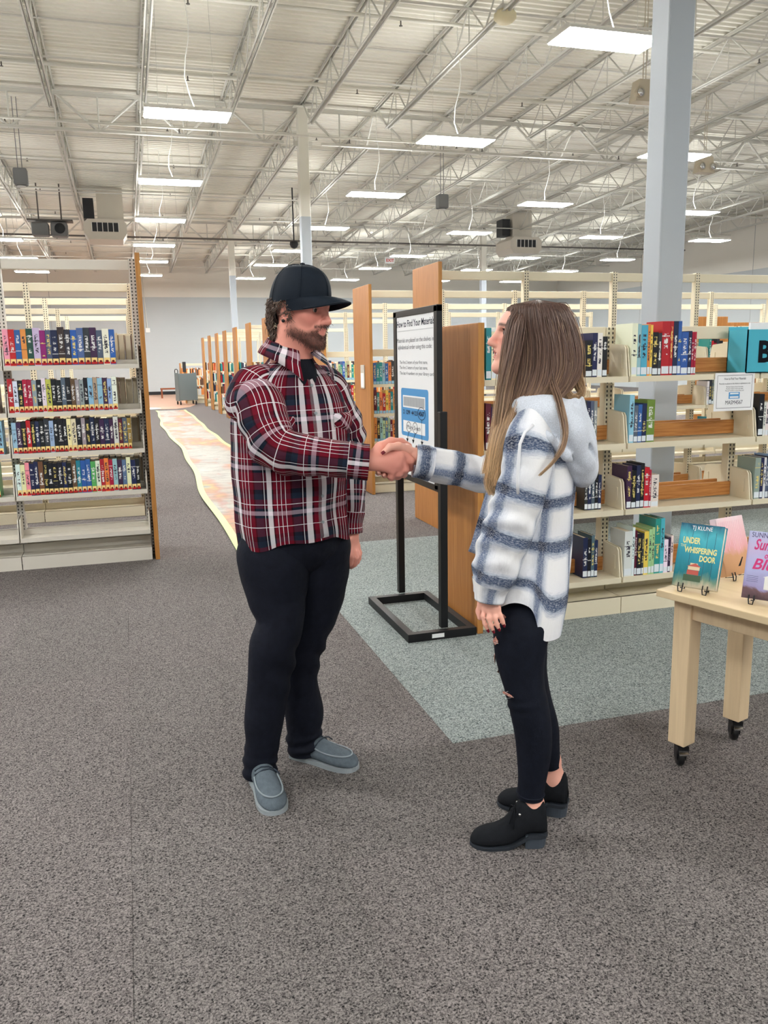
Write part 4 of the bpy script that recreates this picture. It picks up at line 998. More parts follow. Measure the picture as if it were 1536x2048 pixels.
def strands(name, paths, rad, cols, mat, parent, base, sides=3, tip=.35):
    """hair: many tapering tubes; paths (S, T, 3), cols (S, T, 3)"""
    paths = np.asarray(paths, float); S_, T_, _ = paths.shape
    tg = np.gradient(paths, axis=1); tg /= np.linalg.norm(tg, axis=2, keepdims=True)+1e-9
    ref = np.tile(A_(.3, -.9, .3), (S_, T_, 1)); u = np.cross(tg, ref); u /= np.linalg.norm(u, axis=2, keepdims=True)+1e-9; w_ = np.cross(tg, u)
    rr = np.broadcast_to(np.asarray(rad)[..., None], (S_, T_)) if np.ndim(rad) == 1 else np.full((S_, T_), rad)
    rr = rr*(1-(1-tip)*np.linspace(0, 1, T_)**2)[None]
    V = np.stack([paths+(u*math.cos(2*PI*k/sides)+w_*math.sin(2*PI*k/sides))*rr[..., None] for k in range(sides)], 2)
    idx = np.arange(S_*T_*sides).reshape(S_, T_, sides)
    F = np.concatenate([np.stack([idx[:, :-1, k], idx[:, :-1, (k+1) % sides], idx[:, 1:, (k+1) % sides], idx[:, 1:, k]], -1).reshape(-1, 4) for k in range(sides)])
    C = np.repeat(np.asarray(cols)[:, :, None, :], sides, 2).reshape(-1, 3)
    return meshobj(name, V.reshape(-1, 3), F, mat, parent, base, colors=C)

# ---- materials of people
def attr_mat(name, rough=.5, spec=.4, sss=0.0, bump=None, sheen=0):
    t = NT(name); a = t.n('ShaderNodeAttribute', attribute_name='Col')
    if bump: t.bump(t.noise(t.coord(), bump[0], 2), bump[1], bump[2])
    if sss:
        t.b.inputs['Subsurface Weight'].default_value = sss; t.b.inputs['Subsurface Radius'].default_value = (.012, .005, .003); t.b.inputs['Subsurface Scale'].default_value = .5
    return t.set(a.outputs['Color'], rough, 0, spec)
M['skin'] = attr_mat('skin', .5, .35, 0.0, (260, .12, .002))
M['hair'] = attr_mat('hair', .42, .5)
def weave(name, warp, weft, pu, pv, lines=(), interp='CONSTANT', soft=0.0, rough=.85, lc=(235, 235, 238), mode=.5, blur=None):
    """woven check: warp colours along u, weft colours along v (metres), averaged, with thin over-stripes"""
    t = NT(name); uv = t.coord('UV'); n = t.noise(uv, 60, 3)
    s = t.sep(uv); u, v = s[0], s[1]
    if soft:
        u = t.math('ADD', u, t.math('MULTIPLY', t.math('SUBTRACT', t.noise(t.mapping(uv, (300, 40, 1)), 1.0, 2), .5), soft)); v = t.math('ADD', v, t.math('MULTIPLY', t.math('SUBTRACT', t.noise(t.mapping(uv, (40, 300, 1)), 1.0, 2), .5), soft))
    fu = t.math('FRACT', t.math('DIVIDE', t.math('ADD', u, 10.0), pu)); fv = t.math('FRACT', t.math('DIVIDE', t.math('ADD', v, 10.0), pv))
    a = t.ramp(fu, [(p, srgb(*c)) for p, c in warp], interp); b = t.ramp(fv, [(p, srgb(*c)) for p, c in weft], interp)
    c = t.mix(mode, a, b) if blur is None else t.mix(1.0, a, b, 'MULTIPLY')
    for which, pos, wd in lines:
        f, per = (fu, pu) if which == 'u' else (fv, pv)
        m = t.math('LESS_THAN', t.math('ABSOLUTE', t.math('SUBTRACT', f, pos)), wd/per/2)
        c = t.mix(t.math('MULTIPLY', m, .78), c, srgb(*lc))
    if blur is not None: c = t.mix(t.ramp(t.noise(t.mapping(uv, (120, 420, 1)), 1.0, 3, .7), [(.45, 0.0), (.75, .55)]), c, srgb(236, 238, 242))
    c = t.mix(.3, c, t.ramp(t.noise(t.mapping(uv, (900, 900, 1)), 1.0, 1), [(.3, .75), (.7, 1.15)]), 'MULTIPLY')
    t.bump(t.math('ADD', t.noise(t.mapping(uv, (26, 14, 1)), 1.0, 3, .6), t.math('MULTIPLY', t.noise(t.mapping(uv, (700, 700, 1)), 1.0, 1), .08)), .5, .012)
    return t.set(c, rough, 0, .15)
BUR, NAV, WHT, SLT, DRK = (104, 12, 32), (16, 18, 30), (242, 240, 244), (24, 38, 54), (30, 10, 20)
M['plaid_red'] = weave('burgundy_plaid', [(0, WHT), (.13, DRK), (.17, BUR), (.62, DRK), (.66, SLT), (.86, NAV)], [(0, (196, 172, 186)), (.09, NAV), (.15, BUR), (.52, DRK), (.62, (34, 40, 56)), (.74, BUR), (.94, NAV)], .134, .150,
    [('u', .27, .0019), ('u', .38, .0019), ('u', .49, .0019), ('u', .92, .002), ('v', .35, .0020), ('v', .86, .0018)], mode=.40)
OW = (246, 246, 246)
M['plaid_blue'] = weave('white_blue_plaid', [(0, OW), (.28, (240, 241, 244)), (.40, (206, 211, 220)), (.46, (112, 126, 152)), (.58, (108, 122, 150)), (.66, (200, 207, 218)), (.78, OW)], [(0, OW), (.38, (238, 239, 243)), (.47, (176, 186, 202)), (.51, (54, 70, 98)), (.68, (72, 90, 120)), (.72, (168, 178, 196)), (.84, OW)], .160, .122,
    [], 'LINEAR', .016, .9, blur=1, lc=(190, 200, 214))
def cloth(name, col, var=.2, rough=.8, sc=40, bstr=.5, fine=600):
    t = NT(name); o = t.coord(); n = t.noise(o, sc, 3); f = t.noise(o, fine, 1)
    c = t.mix(n, tuple(x*(1-var) for x in col), tuple(x*(1+var) for x in col)); c = t.mix(.5, c, t.ramp(f, [(.3, .7), (.7, 1.2)]), 'MULTIPLY')
    t.bump(t.math('ADD', t.noise(o, 14, 3), t.math('MULTIPLY', f, .1)), bstr, .012); return t.set(c, rough, 0, .15)
M['jeans'] = cloth('black_denim', srgb(21, 24, 35), .35, .75); M['jeans2'] = cloth('dark_navy_denim', srgb(19, 23, 34), .3, .75)
M['fleece'] = cloth('grey_fleece', srgb(206, 212, 222), .05, .95, 30, .4, 400); M['capcloth'] = cloth('black_twill', srgb(24, 32, 42), .15, .7, 30, .12, 900)
M['heather'] = cloth('grey_heather', srgb(92, 102, 110), .25, .9, 60, .1, 500); M['suede'] = cloth('black_suede', srgb(24, 26, 30), .35, .9, 50, .1, 500)
M['solegrey'] = plain('pale_sole', srgb(150, 158, 162), .6); M['heel'] = plain('stacked_heel', srgb(66, 74, 84), .6); M['lace'] = plain('dark_lace', srgb(44, 54, 66), .8)
M['undershirt'] = cloth('black_tee', srgb(22, 24, 32), .2); M['nail'] = plain('dark_red_nail', srgb(110, 20, 36), .25); M['eye'] = attr_mat('eye', .15, .6); M['cord'] = plain('white_cord', srgb(226, 228, 232), .8)
SKIN_M, SKIN_W = srgb(232, 160, 142), srgb(236, 176, 156)

# ---- a head in its own frame: x forward, y to its left, z up, in metres; R maps it to (right, depth, up)
def headframe(fr, fd, tiltup):
    n = math.hypot(fr, fd); f = A_(fr/n, fd/n, 0); l = A_(-f[1], f[0], 0); u = A_(0, 0, 1); c, s_ = math.cos(tiltup), math.sin(tiltup)
    return np.stack([f*c+u*s_, l, u*c-f*s_], 1)
def head(S_, C, R, s, man):
    H = lambda x, y, z: C+R@(A_(x, y, z)*s)
    def c(a, b, ra, rb, k=.012, sub=False): S_.cone(H(*a), H(*b), ra*s, rb*s, k*s, sub)
    def e(a, r, k=.012, sub=False, rot=None): S_.ell(H(*a), A_(*r)*s, R if rot is None else R@rot, k*s, sub)
    e((-.012, 0, .045 if man else .036), (.100, .078, .088 if man else .078)); e((.028, 0, -.02), (.064, .062, .088), .03)
    e((.055, 0, .03), (.040, .056, .05 if man else .044), .03)
    jw = .050 if man else .042
    for y in (-1, 1):
        c((.0, y*(jw+.004), -.055), (.066, y*.016, -.098), .024, .022, .025)
        e((.056, y*.040, -.016), (.024, .022, .024), .02)
        c((.076, y*.012, .027), (.066, y*.046, .022), .012, .010, .014)
        if man or y > 0: pass
        e((-.006, y*.079, -.004), (.021, .009, .034), .006); e((-.002, y*.086, .0), (.012, .006, .02), .004, True); e((-.004, y*.080, -.030), (.010, .008, .010), .006)
        e((.099, y*.013, -.034), (.011, .008, .008), .006); e((.103, y*.007, -.043), (.004, .003, .003), .003, True)
        e((.0925, y*.032, .007), (.017, .018, .012), .010, True)
        c((.0765, y*.018, .0155), (.070, y*.045, .0125), .0068, .006, .004); c((.078, y*.021, -.0025), (.071, y*.043, .0005), .0045, .0045, .004)
    c((.072, 0, -.100), (.078, 0, -.104), .022, .017, .02)
    c((.087, 0, .020), (.111, 0, -.027), .0085, .0125, .012); e((.113, 0, -.030), (.011, .0115, .010), .006)
    e((.082, 0, -.056), (.016, .03, .024), .015)
    c((.088, -.020, -.0605), (.0945, 0, -.0565), .003, .0055, .006); c((.088, .020, -.0605), (.0945, 0, -.0565), .003, .0055, .006)
    c((.087, -.018, -.0655), (.092, 0, -.0695), .003, .006, .006); c((.087, .018, -.0655), (.092, 0, -.0695), .003, .006, .006)
    if man: c((.086, -.024, -.0625), (.1045, 0, -.0625), .0012, .0014, .003, True); c((.086, .024, -.0625), (.1045, 0, -.0625), .0012, .0014, .003, True)
    else: e((.096, 0, -.0635), (.014, .021, .0055), .003, True)
    return H
def head_colors(V, C, R, s, man, base):
    q = ((V-C)@R)/s; x, y, z = q.T; col = np.tile(np.array(base), (len(V), 1)); ay = np.abs(y)
    near = (np.linalg.norm(q, axis=1) < .2)
    def blend(m, c, a=1.0):
        m = np.clip(m, 0, 1)[:, None]*a*near[:, None]; col[:] = col*(1-m)+np.array(c)*m
    g = lambda v, c_, w_: np.exp(-((v-c_)/w_)**2)
    blend(g(x, .06, .04)*g(ay, .042, .022)*g(z, -.018, .025), srgb(214, 110, 100), .55); blend(g(x, .11, .02)*g(z, -.02, .014), srgb(206, 120, 108), .5); blend(g(ay, .082, .014)*g(z, -.005, .03), srgb(206, 116, 104), .5)
    lip = (x > .078)*np.clip(1.3-((ay/.022)**2+((z+.0625)/.0125)**2), 0, 1)
    blend(lip*1.6, srgb(198, 112, 104) if man else srgb(196, 96, 96), .5 if man else .75)
    brow = (x > .05)*g(z-(.027-.10*np.maximum(ay-.03, 0)), .004, .0045)*(ay > .012)*(ay < .052)
    blend(brow*1.2, srgb(66, 48, 40), .9)
    lid = (x > .055)*g(((ay-.032)/.018)**2+((z-.0115)/.004)**2, 0, .8); blend(lid, srgb(60, 40, 36), .8 if not man else .5)
    if man:
        zup = np.interp(x, [-.01, .015, .04, .06, .085, .12], [-.012, -.028, -.052, -.060, -.048, -.048]); zlo = np.interp(x, [-.01, .03, .07, .1], [-.078, -.100, -.128, -.135])
        mask = np.clip((zup-z)/.012, 0, 1)*np.clip((z-zlo)/.012, 0, 1)*np.clip((x+.004)/.02, 0, 1)
        mask = mask*np.clip(.55+(-z-.055)/.04, .45, 1)
        mus = (x > .07)*g(z, -.0475, .006)*(ay < .034); mask = np.maximum(mask, mus*.9)*near
        mask = mask*(1-np.clip(lip*2.5, 0, 1)); blend(mask, srgb(86, 54, 46), .80); return col, mask
    return col
def eyes(C, R, s, parent, base, look=(.9, 0, 0)):
    for y in (1, -1):
        c = C+R@(A_(.0725, y*.0315, .0065)*s); rr = .0125*s
        th = np.linspace(0, PI, 13); ph = np.linspace(0, 2*PI, 17)[:-1]; V = np.array([[math.cos(a), math.sin(a)*math.cos(b), math.sin(a)*math.sin(b)] for a in th for b in ph])
        lk = A_(*look); lk = lk/np.linalg.norm(lk); t = np.cross(A_(0, 0, 1), lk); t /= np.linalg.norm(t); B = np.stack([lk, t, np.cross(lk, t)], 1)
        col = np.where(V[:, :1] > .93, np.array([[.004, .004, .004]]), np.where(V[:, :1] > .80, np.array([srgb(70, 52, 40)]), np.array([srgb(226, 218, 212)])))
        F = [(i*16+j, i*16+(j+1) % 16, (i+1)*16+(j+1) % 16, (i+1)*16+j) for i in range(12) for j in range(16)]
        meshobj('eye', c+(V@B.T@R.T)*rr, F, M['eye'], parent, base, colors=col)
def hand(S_, wrist, kn, fingers, thumb, rw, rk=.0125, rf=(.0105, .0095, .0085, .0075), rt=(.016, .0125, .0105, .009)):
    for i, k in enumerate(kn): S_.cone(wrist, k, rw*.8, rk, .012)
    for a, b in zip(kn[:-1], kn[1:]): S_.cone(a, b, rk*.92, rk*.92, .006)
    for k, f in zip(kn, fingers): S_.chain([k]+list(f), rf, .0045)
    S_.chain([wrist+(thumb[0]-wrist)*.4]+list(thumb), (rt[0],)+tuple(rt), .007)
# ------------------------------------------------------------------ the man
MB0 = A_(-.33, 2.84, 0)
mroot_loc = MB0[0]*RT+MB0[1]*FW
def person_empty(name, b):
    o = empty(name, tuple(b[0]*RT+b[1]*FW), -YAW); return o
def u2(a): return A_(math.sin(a), -math.cos(a), 0)
fT = u2(math.radians(42)); lT = A_(-fT[1], fT[0], 0); UP = A_(0, 0, 1)
tc = A_(-.313, 2.84, 0)                        # torso axis
HCm = A_(-.262, 2.80, 1.658); HRm = headframe(.87, -.5, -.10); HSm = .97
S1 = SDF(); Hm = head(S1, HCm, HRm, HSm, True)
S1.cone(Hm(-.018, 0, -.05), A_(-.305, 2.825, 1.44), .060, .068, .03)
for s_ in (-1, 1): S1.cone(Hm(-.01, s_*.04, -.06), A_(-.305, 2.825, 1.47)+lT*s_*.05, .022, .03, .03)
# body under the clothes
sh = {1: tc+lT*.165+UP*1.40, -1: tc-lT*.165+UP*1.40}
S1.cone(tc+UP*1.36-lT*.09, tc+UP*1.36+lT*.09, .085, .085, .05); S1.cone(tc+UP*1.38, tc+UP*.95, .11, .115, .05); S1.cone(tc+UP*.93-lT*.06, tc+UP*.93+lT*.06, .10, .10, .05)
Rel, Rwr = px(553, 892, 2.605), px(738, 922, 2.588); Lel, Lwr = A_(-.128, 3.0, 1.13), px(702, 1062, 2.955)
S1.chain([tc+UP*1.40-lT*.08, sh[-1], Rel, Rwr], (.05, .052, .038, .027), .02); S1.chain([tc+UP*1.40+lT*.08, sh[1], Lel, Lwr], (.05, .052, .038, .026), .02)
Rh, Rk, Ra = tc-lT*.09+UP*.88, px(548, 1295, 2.745), px(521, 1535, 2.785); Lh, Lk, La = tc+lT*.09+UP*.88, px(602, 1300, 2.905), px(610, 1488, 2.95)
S1.chain([Rh, Rk, Ra], (.085, .052, .04), .03); S1.chain([Lh, Lk, La], (.085, .052, .04), .03)
# his right hand, closed round hers
g = lambda x, y, d: px(x, y, d)
hand(S1, Rwr, [g(800, 900, 2.600), g(801, 915, 2.590), g(796, 929, 2.588), g(787, 940, 2.592)],
     [[g(822, 921, 2.600), g(820, 936, 2.632), g(804, 938, 2.655)], [g(811, 939, 2.598), g(808, 949, 2.630), g(795, 945, 2.652)], [g(798, 947, 2.598), g(796, 953, 2.628), g(786, 948, 2.65)], [g(783, 952, 2.600), g(783, 955, 2.626), g(776, 950, 2.645)]],
     [g(762, 896, 2.602), g(782, 884, 2.618), g(802, 884, 2.640), g(818, 892, 2.655)], .031, .0145, (.0132, .0122, .011, .0095), (.02, .015, .0125, .0105))
# his left hand, hanging
hand(S1, Lwr, [g(698, 1093, 2.925), g(704, 1095, 2.945), g(709, 1094, 2.965), g(713, 1091, 2.985)],
     [[g(703, 1113, 2.905), g(700, 1127, 2.915), g(695, 1133, 2.93)], [g(712, 1115, 2.925), g(709, 1128, 2.935), g(702, 1134, 2.945)], [g(716, 1111, 2.95), g(714, 1123, 2.955), g(708, 1130, 2.965)], [g(718, 1106, 2.975), g(717, 1117, 2.98), g(712, 1123, 2.985)]],
     [g(694, 1080, 2.915), g(693, 1098, 2.90), g(694, 1111, 2.897)], .028, .0135, (.0125, .0115, .0105, .009), (.018, .0135, .0115))
hiM = np.array([.14, 3.12, 1.84])
V, F = surface(S1, (-.60, 2.46, .02), hiM, .0036); V = relax(V, F, 1)
col, BMASK = head_colors(V, HCm, HRm, HSm, True, SKIN_M)
red = np.exp(-(np.linalg.norm(V-g(790, 935, 2.6), axis=1)/.05)**2)[:, None]*.35; col = col*(1-red)+np.array(srgb(216, 120, 116))*red
man = meshobj('person', V, F, M['skin'], None, MB0, colors=col); man.location = tuple(MB0[0]*RT+MB0[1]*FW); man.rotation_euler = (0, 0, -YAW)
tag(man, 'bearded person in black cap, burgundy plaid shirt and black jeans shaking hands', 'person')
MV, MF, MC = V, F, col
eyes(HCm, HRm, HSm, man, MB0, (.97, -.1, -.12))
# shirt
fw1 = waves(1, 7, 14, 40, (1, 1, .5)); fw2 = waves(2, 8, 25, 70)
def torso_fold(P, a, t): return .012*fw1(P)*np.clip(t*3-.3, 0, 1)+.004*fw2(P)+.005*np.sin(a*9+1.2)*np.clip((t-.55)/.45, 0, 1)
def hemwarp(P, a, t):
    P = P.copy(); f = np.clip((t-.86)/.14, 0, 1); P[..., 2] += f*(.016*np.cos(2*a+.5)-.004+.006*np.sin(7*a)); return P
keysT = [(-.303, 2.828, 1.515, .066, .064), (-.306, 2.83, 1.49, .085, .078), (-.31, 2.835, 1.465, .122, .092), (-.312, 2.84, 1.435, .160, .108), (-.313, 2.84, 1.37, .198, .130), (-.314, 2.84, 1.27, .216, .148), (-.316, 2.838, 1.15, .208, .156), (-.319, 2.836, 1.04, .204, .160), (-.317, 2.835, .96, .202, .160), (-.314, 2.835, .893, .200, .158)]
Lt = Loft(keysT, flat=(fT, lT), nseg=120, nring=110, fold=torso_fold, exp=2.25, ref=.19, zwarp=hemwarp) if False else None
keysT2 = [(a, b, c, e, d) for a, b, c, d, e in keysT]   # first radius along the front axis
Lt = Loft(keysT2, flat=(fT, lT), nseg=128, nring=120, fold=torso_fold, exp=2.3, ref=.185, zwarp=hemwarp)
def sleeve_fold(seed, amp=.006, bend=.5, bw=.16, ba=.007):
    w1 = waves(seed, 6, 25, 70); w2 = waves(seed+9, 6, 50, 110)
    def f(P, a, t): return amp*w1(P)+amp*.5*w2(P)+ba*np.exp(-((t-bend)/bw)**2)*np.sin(t*62+3.6*np.sin(a+1+seed)+seed)*(.45+.55*np.sin(a+seed))+.004*np.exp(-((t-.88)/.06)**2)*np.sin(a*5)
    return f
R0 = tc-lT*.075+UP*1.435+fT*.0
keysR = [(*R0, .055, .06), (*(tc-lT*.150+UP*1.412+fT*.005), .066, .072), (*(tc-lT*.178+UP*1.365+fT*.02), .074, .078), (*(px(516, 806, 2.675)), .079, .080), (*px(533, 860, 2.635), .080, .079), (*px(556, 896, 2.605), .073, .071), (*px(596, 909, 2.592), .066, .064), (*px(650, 915, 2.586), .058, .058), (*px(700, 920, 2.586), .054, .054), (*px(724, 923, 2.587), .052, .052), (*px(737, 924, 2.588), .053, .053)]
Lr = Loft(keysR, U=A_(0, -1, .2), nseg=72, nring=130, fold=sleeve_fold(5), ref=.075, v0=.03, u0=.06)
L0 = tc+lT*.075+UP*1.43
keysL = [(*L0, .055, .06), (*(tc+lT*.15+UP*1.405), .068, .072), (*(tc+lT*.18+UP*1.35), .074, .076), (*A_(-.145, 2.99, 1.25), .076, .076), (*Lel, .066, .066), (*px(701, 1010, 2.965), .053, .053), (*px(699, 1045, 2.957), .045, .045), (*px(699, 1064, 2.955), .043, .043)]
Ll = Loft(keysL, U=A_(0, -1, .2), nseg=60, nring=110, fold=sleeve_fold(8), ref=.075, u0=.02)
shirt = lofts('shirt', [Lt, Lr, Ll], M['plaid_red'], man, MB0)
shirt['label'] = 'burgundy, white and navy plaid shirt'
# cuffs
for Lx, nm in ((Lr, 0), (Ll, 1)):
    P = Lx.P[-14:]; C = Lx.C[-14:][:, None]; Pq = C+(P-C)*1.07; n = P.shape[1]
    V = np.concatenate([Pq.reshape(-1, 3), (C+(P-C)*.93)[::-1].reshape(-1, 3)]); m = 28
    i = np.arange(m-1)[:, None]*n+np.arange(n-1)[None]; Fq = np.stack([i, i+1, i+n+1, i+n], -1).reshape(-1, 4)
    uvv = np.concatenate([Lx.uv[-14:].reshape(-1, 2), Lx.uv[-14:][::-1].reshape(-1, 2)])+A_(.045, .02)
    meshobj('cuff', V, Fq, M['plaid_red'], shirt, MB0, uv=uvv)
# placket, pockets with flaps, buttons
pV, pF, pU = patch(Lt, -.085, .085, .10, .985, .006, 5, 60); meshobj('placket', pV, pF, M['plaid_red'], shirt, MB0, uv=pU+A_(.05, .0))
mb = MB()
for k in range(6):
    p, n_, _ = Lt.at(0, .16+k*.145); mb.bar(p+n_*.004-MB0, p+n_*.011-MB0, .0055, 8)
mb.build('buttons', M['solegrey'], shirt)
for sg_ in (1, -1):
    a0 = sg_*.36; a1 = sg_*.92
    pV, pF, pU = patch(Lt, min(a0, a1), max(a0, a1), .335, .53, .005, 9, 10); meshobj('pocket', pV, pF, M['plaid_red'], shirt, MB0, uv=pU*A_(1, 1)+A_(.012, .01))
    pV, pF, pU = patch(Lt, min(a0, a1)-.03, max(a0, a1)+.03, .315, .385, .016, 9, 7, lambda fx, fy, ft: ft+fy*.03*(1-abs(fx*2-1)))
    meshobj('pocket_flap', pV, pF, M['plaid_red'], shirt, MB0, uv=np.stack([(pU[:, 0]+pU[:, 1])*.7, (pU[:, 0]-pU[:, 1])*.7], 1))
# collar: stand, fold and two points
def collar(cen, f, l, r0, zb, zf, drop, point, mat, parent, base, gap=.28, off=.012):
    N = 46; V = []; UV = []
    for i in range(N):
        a = gap+(2*PI-2*gap)*i/(N-1); fr = abs(1-2*i/(N-1)); fr3 = fr**5
        dr = f*math.cos(a)+l*math.sin(a); z = zb+(zf-zb)*fr**1.6
        rows_ = [(r0*1.0, z-.035), (r0*1.0, z), (r0*1.06, z+.004), (r0*1.12+off*.5, z-.012), (r0*1.22+off+.02*fr3, z-drop*.6-point*.45*fr3), (r0*1.26+off*1.6+.035*fr3, z-drop-point*fr3), (r0*1.22+off*1.2+.03*fr3, z-drop-point*fr3)]
        lat = -l*math.copysign(1, math.sin(a))*0
        for k, (rr, zz) in enumerate(rows_):
            V.append(cen+dr*rr+lat+UP*(zz)+f*(.012*fr3 if k > 3 else 0)+l*math.copysign(.022*fr3 if k > 3 else 0, math.sin(a))); UV.append((a*.085, k*.018))
    n = 7; F = [(i*n+k, i*n+k+1, (i+1)*n+k+1, (i+1)*n+k) for i in range(N-1) for k in range(n-1)]
    return meshobj('collar', V, F, mat, parent, base, uv=np.array(UV))
collar(A_(-.303, 2.828, 0), fT, lT, .072, 1.578, 1.528, .040, .055, M['plaid_red'], shirt, MB0)
V = []; 
Lu = Loft([(-.300, 2.826, 1.512, .066, .062), (-.302, 2.827, 1.50, .076, .072), (-.304, 2.829, 1.46, .098, .085), (-.306, 2.83, 1.40, .105, .1)], flat=(fT, lT), nseg=40, nring=16)
lofts('undershirt', [Lu], M['undershirt'], man, MB0)
# trousers
jw1 = waves(11, 7, 14, 45, (1, 1, .6)); jw2 = waves(12, 7, 40, 90)
def leg_fold(bend, hemamp):
    def f(P, a, t): return .010*jw1(P)+.003*jw2(P)+.006*np.exp(-((t-bend)/.13)**2)*np.sin(t*55+np.sin(a)*3.2)*(.5+.5*np.sin(a+2))+hemamp*np.exp(-((t-.96)/.06)**2)*np.sin(t*110+np.sin(a+.5)*2.6)*(.6+.4*np.sin(a*2))
    return f
Lhip = Loft([(-.318, 2.838, .96, .140, .182), (-.318, 2.838, .90, .148, .192), (-.318, 2.84, .84, .138, .184), (-.317, 2.842, .79, .108, .16), (-.317, 2.842, .755, .06, .10)], flat=(fT, lT), nseg=72, nring=30, fold=lambda P, a, t: .004*jw2(P), exp=2.2)
Lrl = Loft([(*(tc-lT*.085+UP*.90), .115, .125), (*(tc-lT*.095+UP*.82), .124, .130), (*px(553, 1195, 2.765), .098, .100), (*px(560, 1240, 2.752), .082, .088), (*px(549, 1290, 2.742), .084, .085), (*px(541, 1350, 2.748), .076, .077), (*px(531, 1430, 2.765), .070, .071), (*px(524, 1490, 2.778), .063, .064), (*px(520, 1525, 2.786), .063, .064), (*px(519, 1549, 2.79), .059, .060)], U=A_(1, 0, 0), nseg=64, nring=120, fold=leg_fold(.5, .010))
Lll = Loft([(*(tc+lT*.085+UP*.90), .112, .122), (*(tc+lT*.092+UP*.82), .120, .126), (*px(635, 1205, 2.905), .094, .094), (*px(604, 1290, 2.905), .080, .080), (*px(598, 1350, 2.915), .070, .072), (*px(606, 1420, 2.93), .073, .073), (*px(607, 1462, 2.945), .063, .065), (*px(609, 1480, 2.95), .066, .068), (*px(611, 1499, 2.953), .064, .066)], U=A_(1, 0, 0), nseg=64, nring=120, fold=leg_fold(.52, .010))
tr = lofts('trousers', [Lhip, Lrl, Lll], M['jeans'], man, MB0); tr['label'] = 'loose black jeans'
p, n_, _ = Lhip.at(PI+.1+.9, .55)
mb = MB()
q = px(513, 1101, 2.68); mb.bar(q-MB0, q+A_(-.002, -.006, 0)-MB0, .006, 8); mb.build('rivet', M['chrome'], tr)
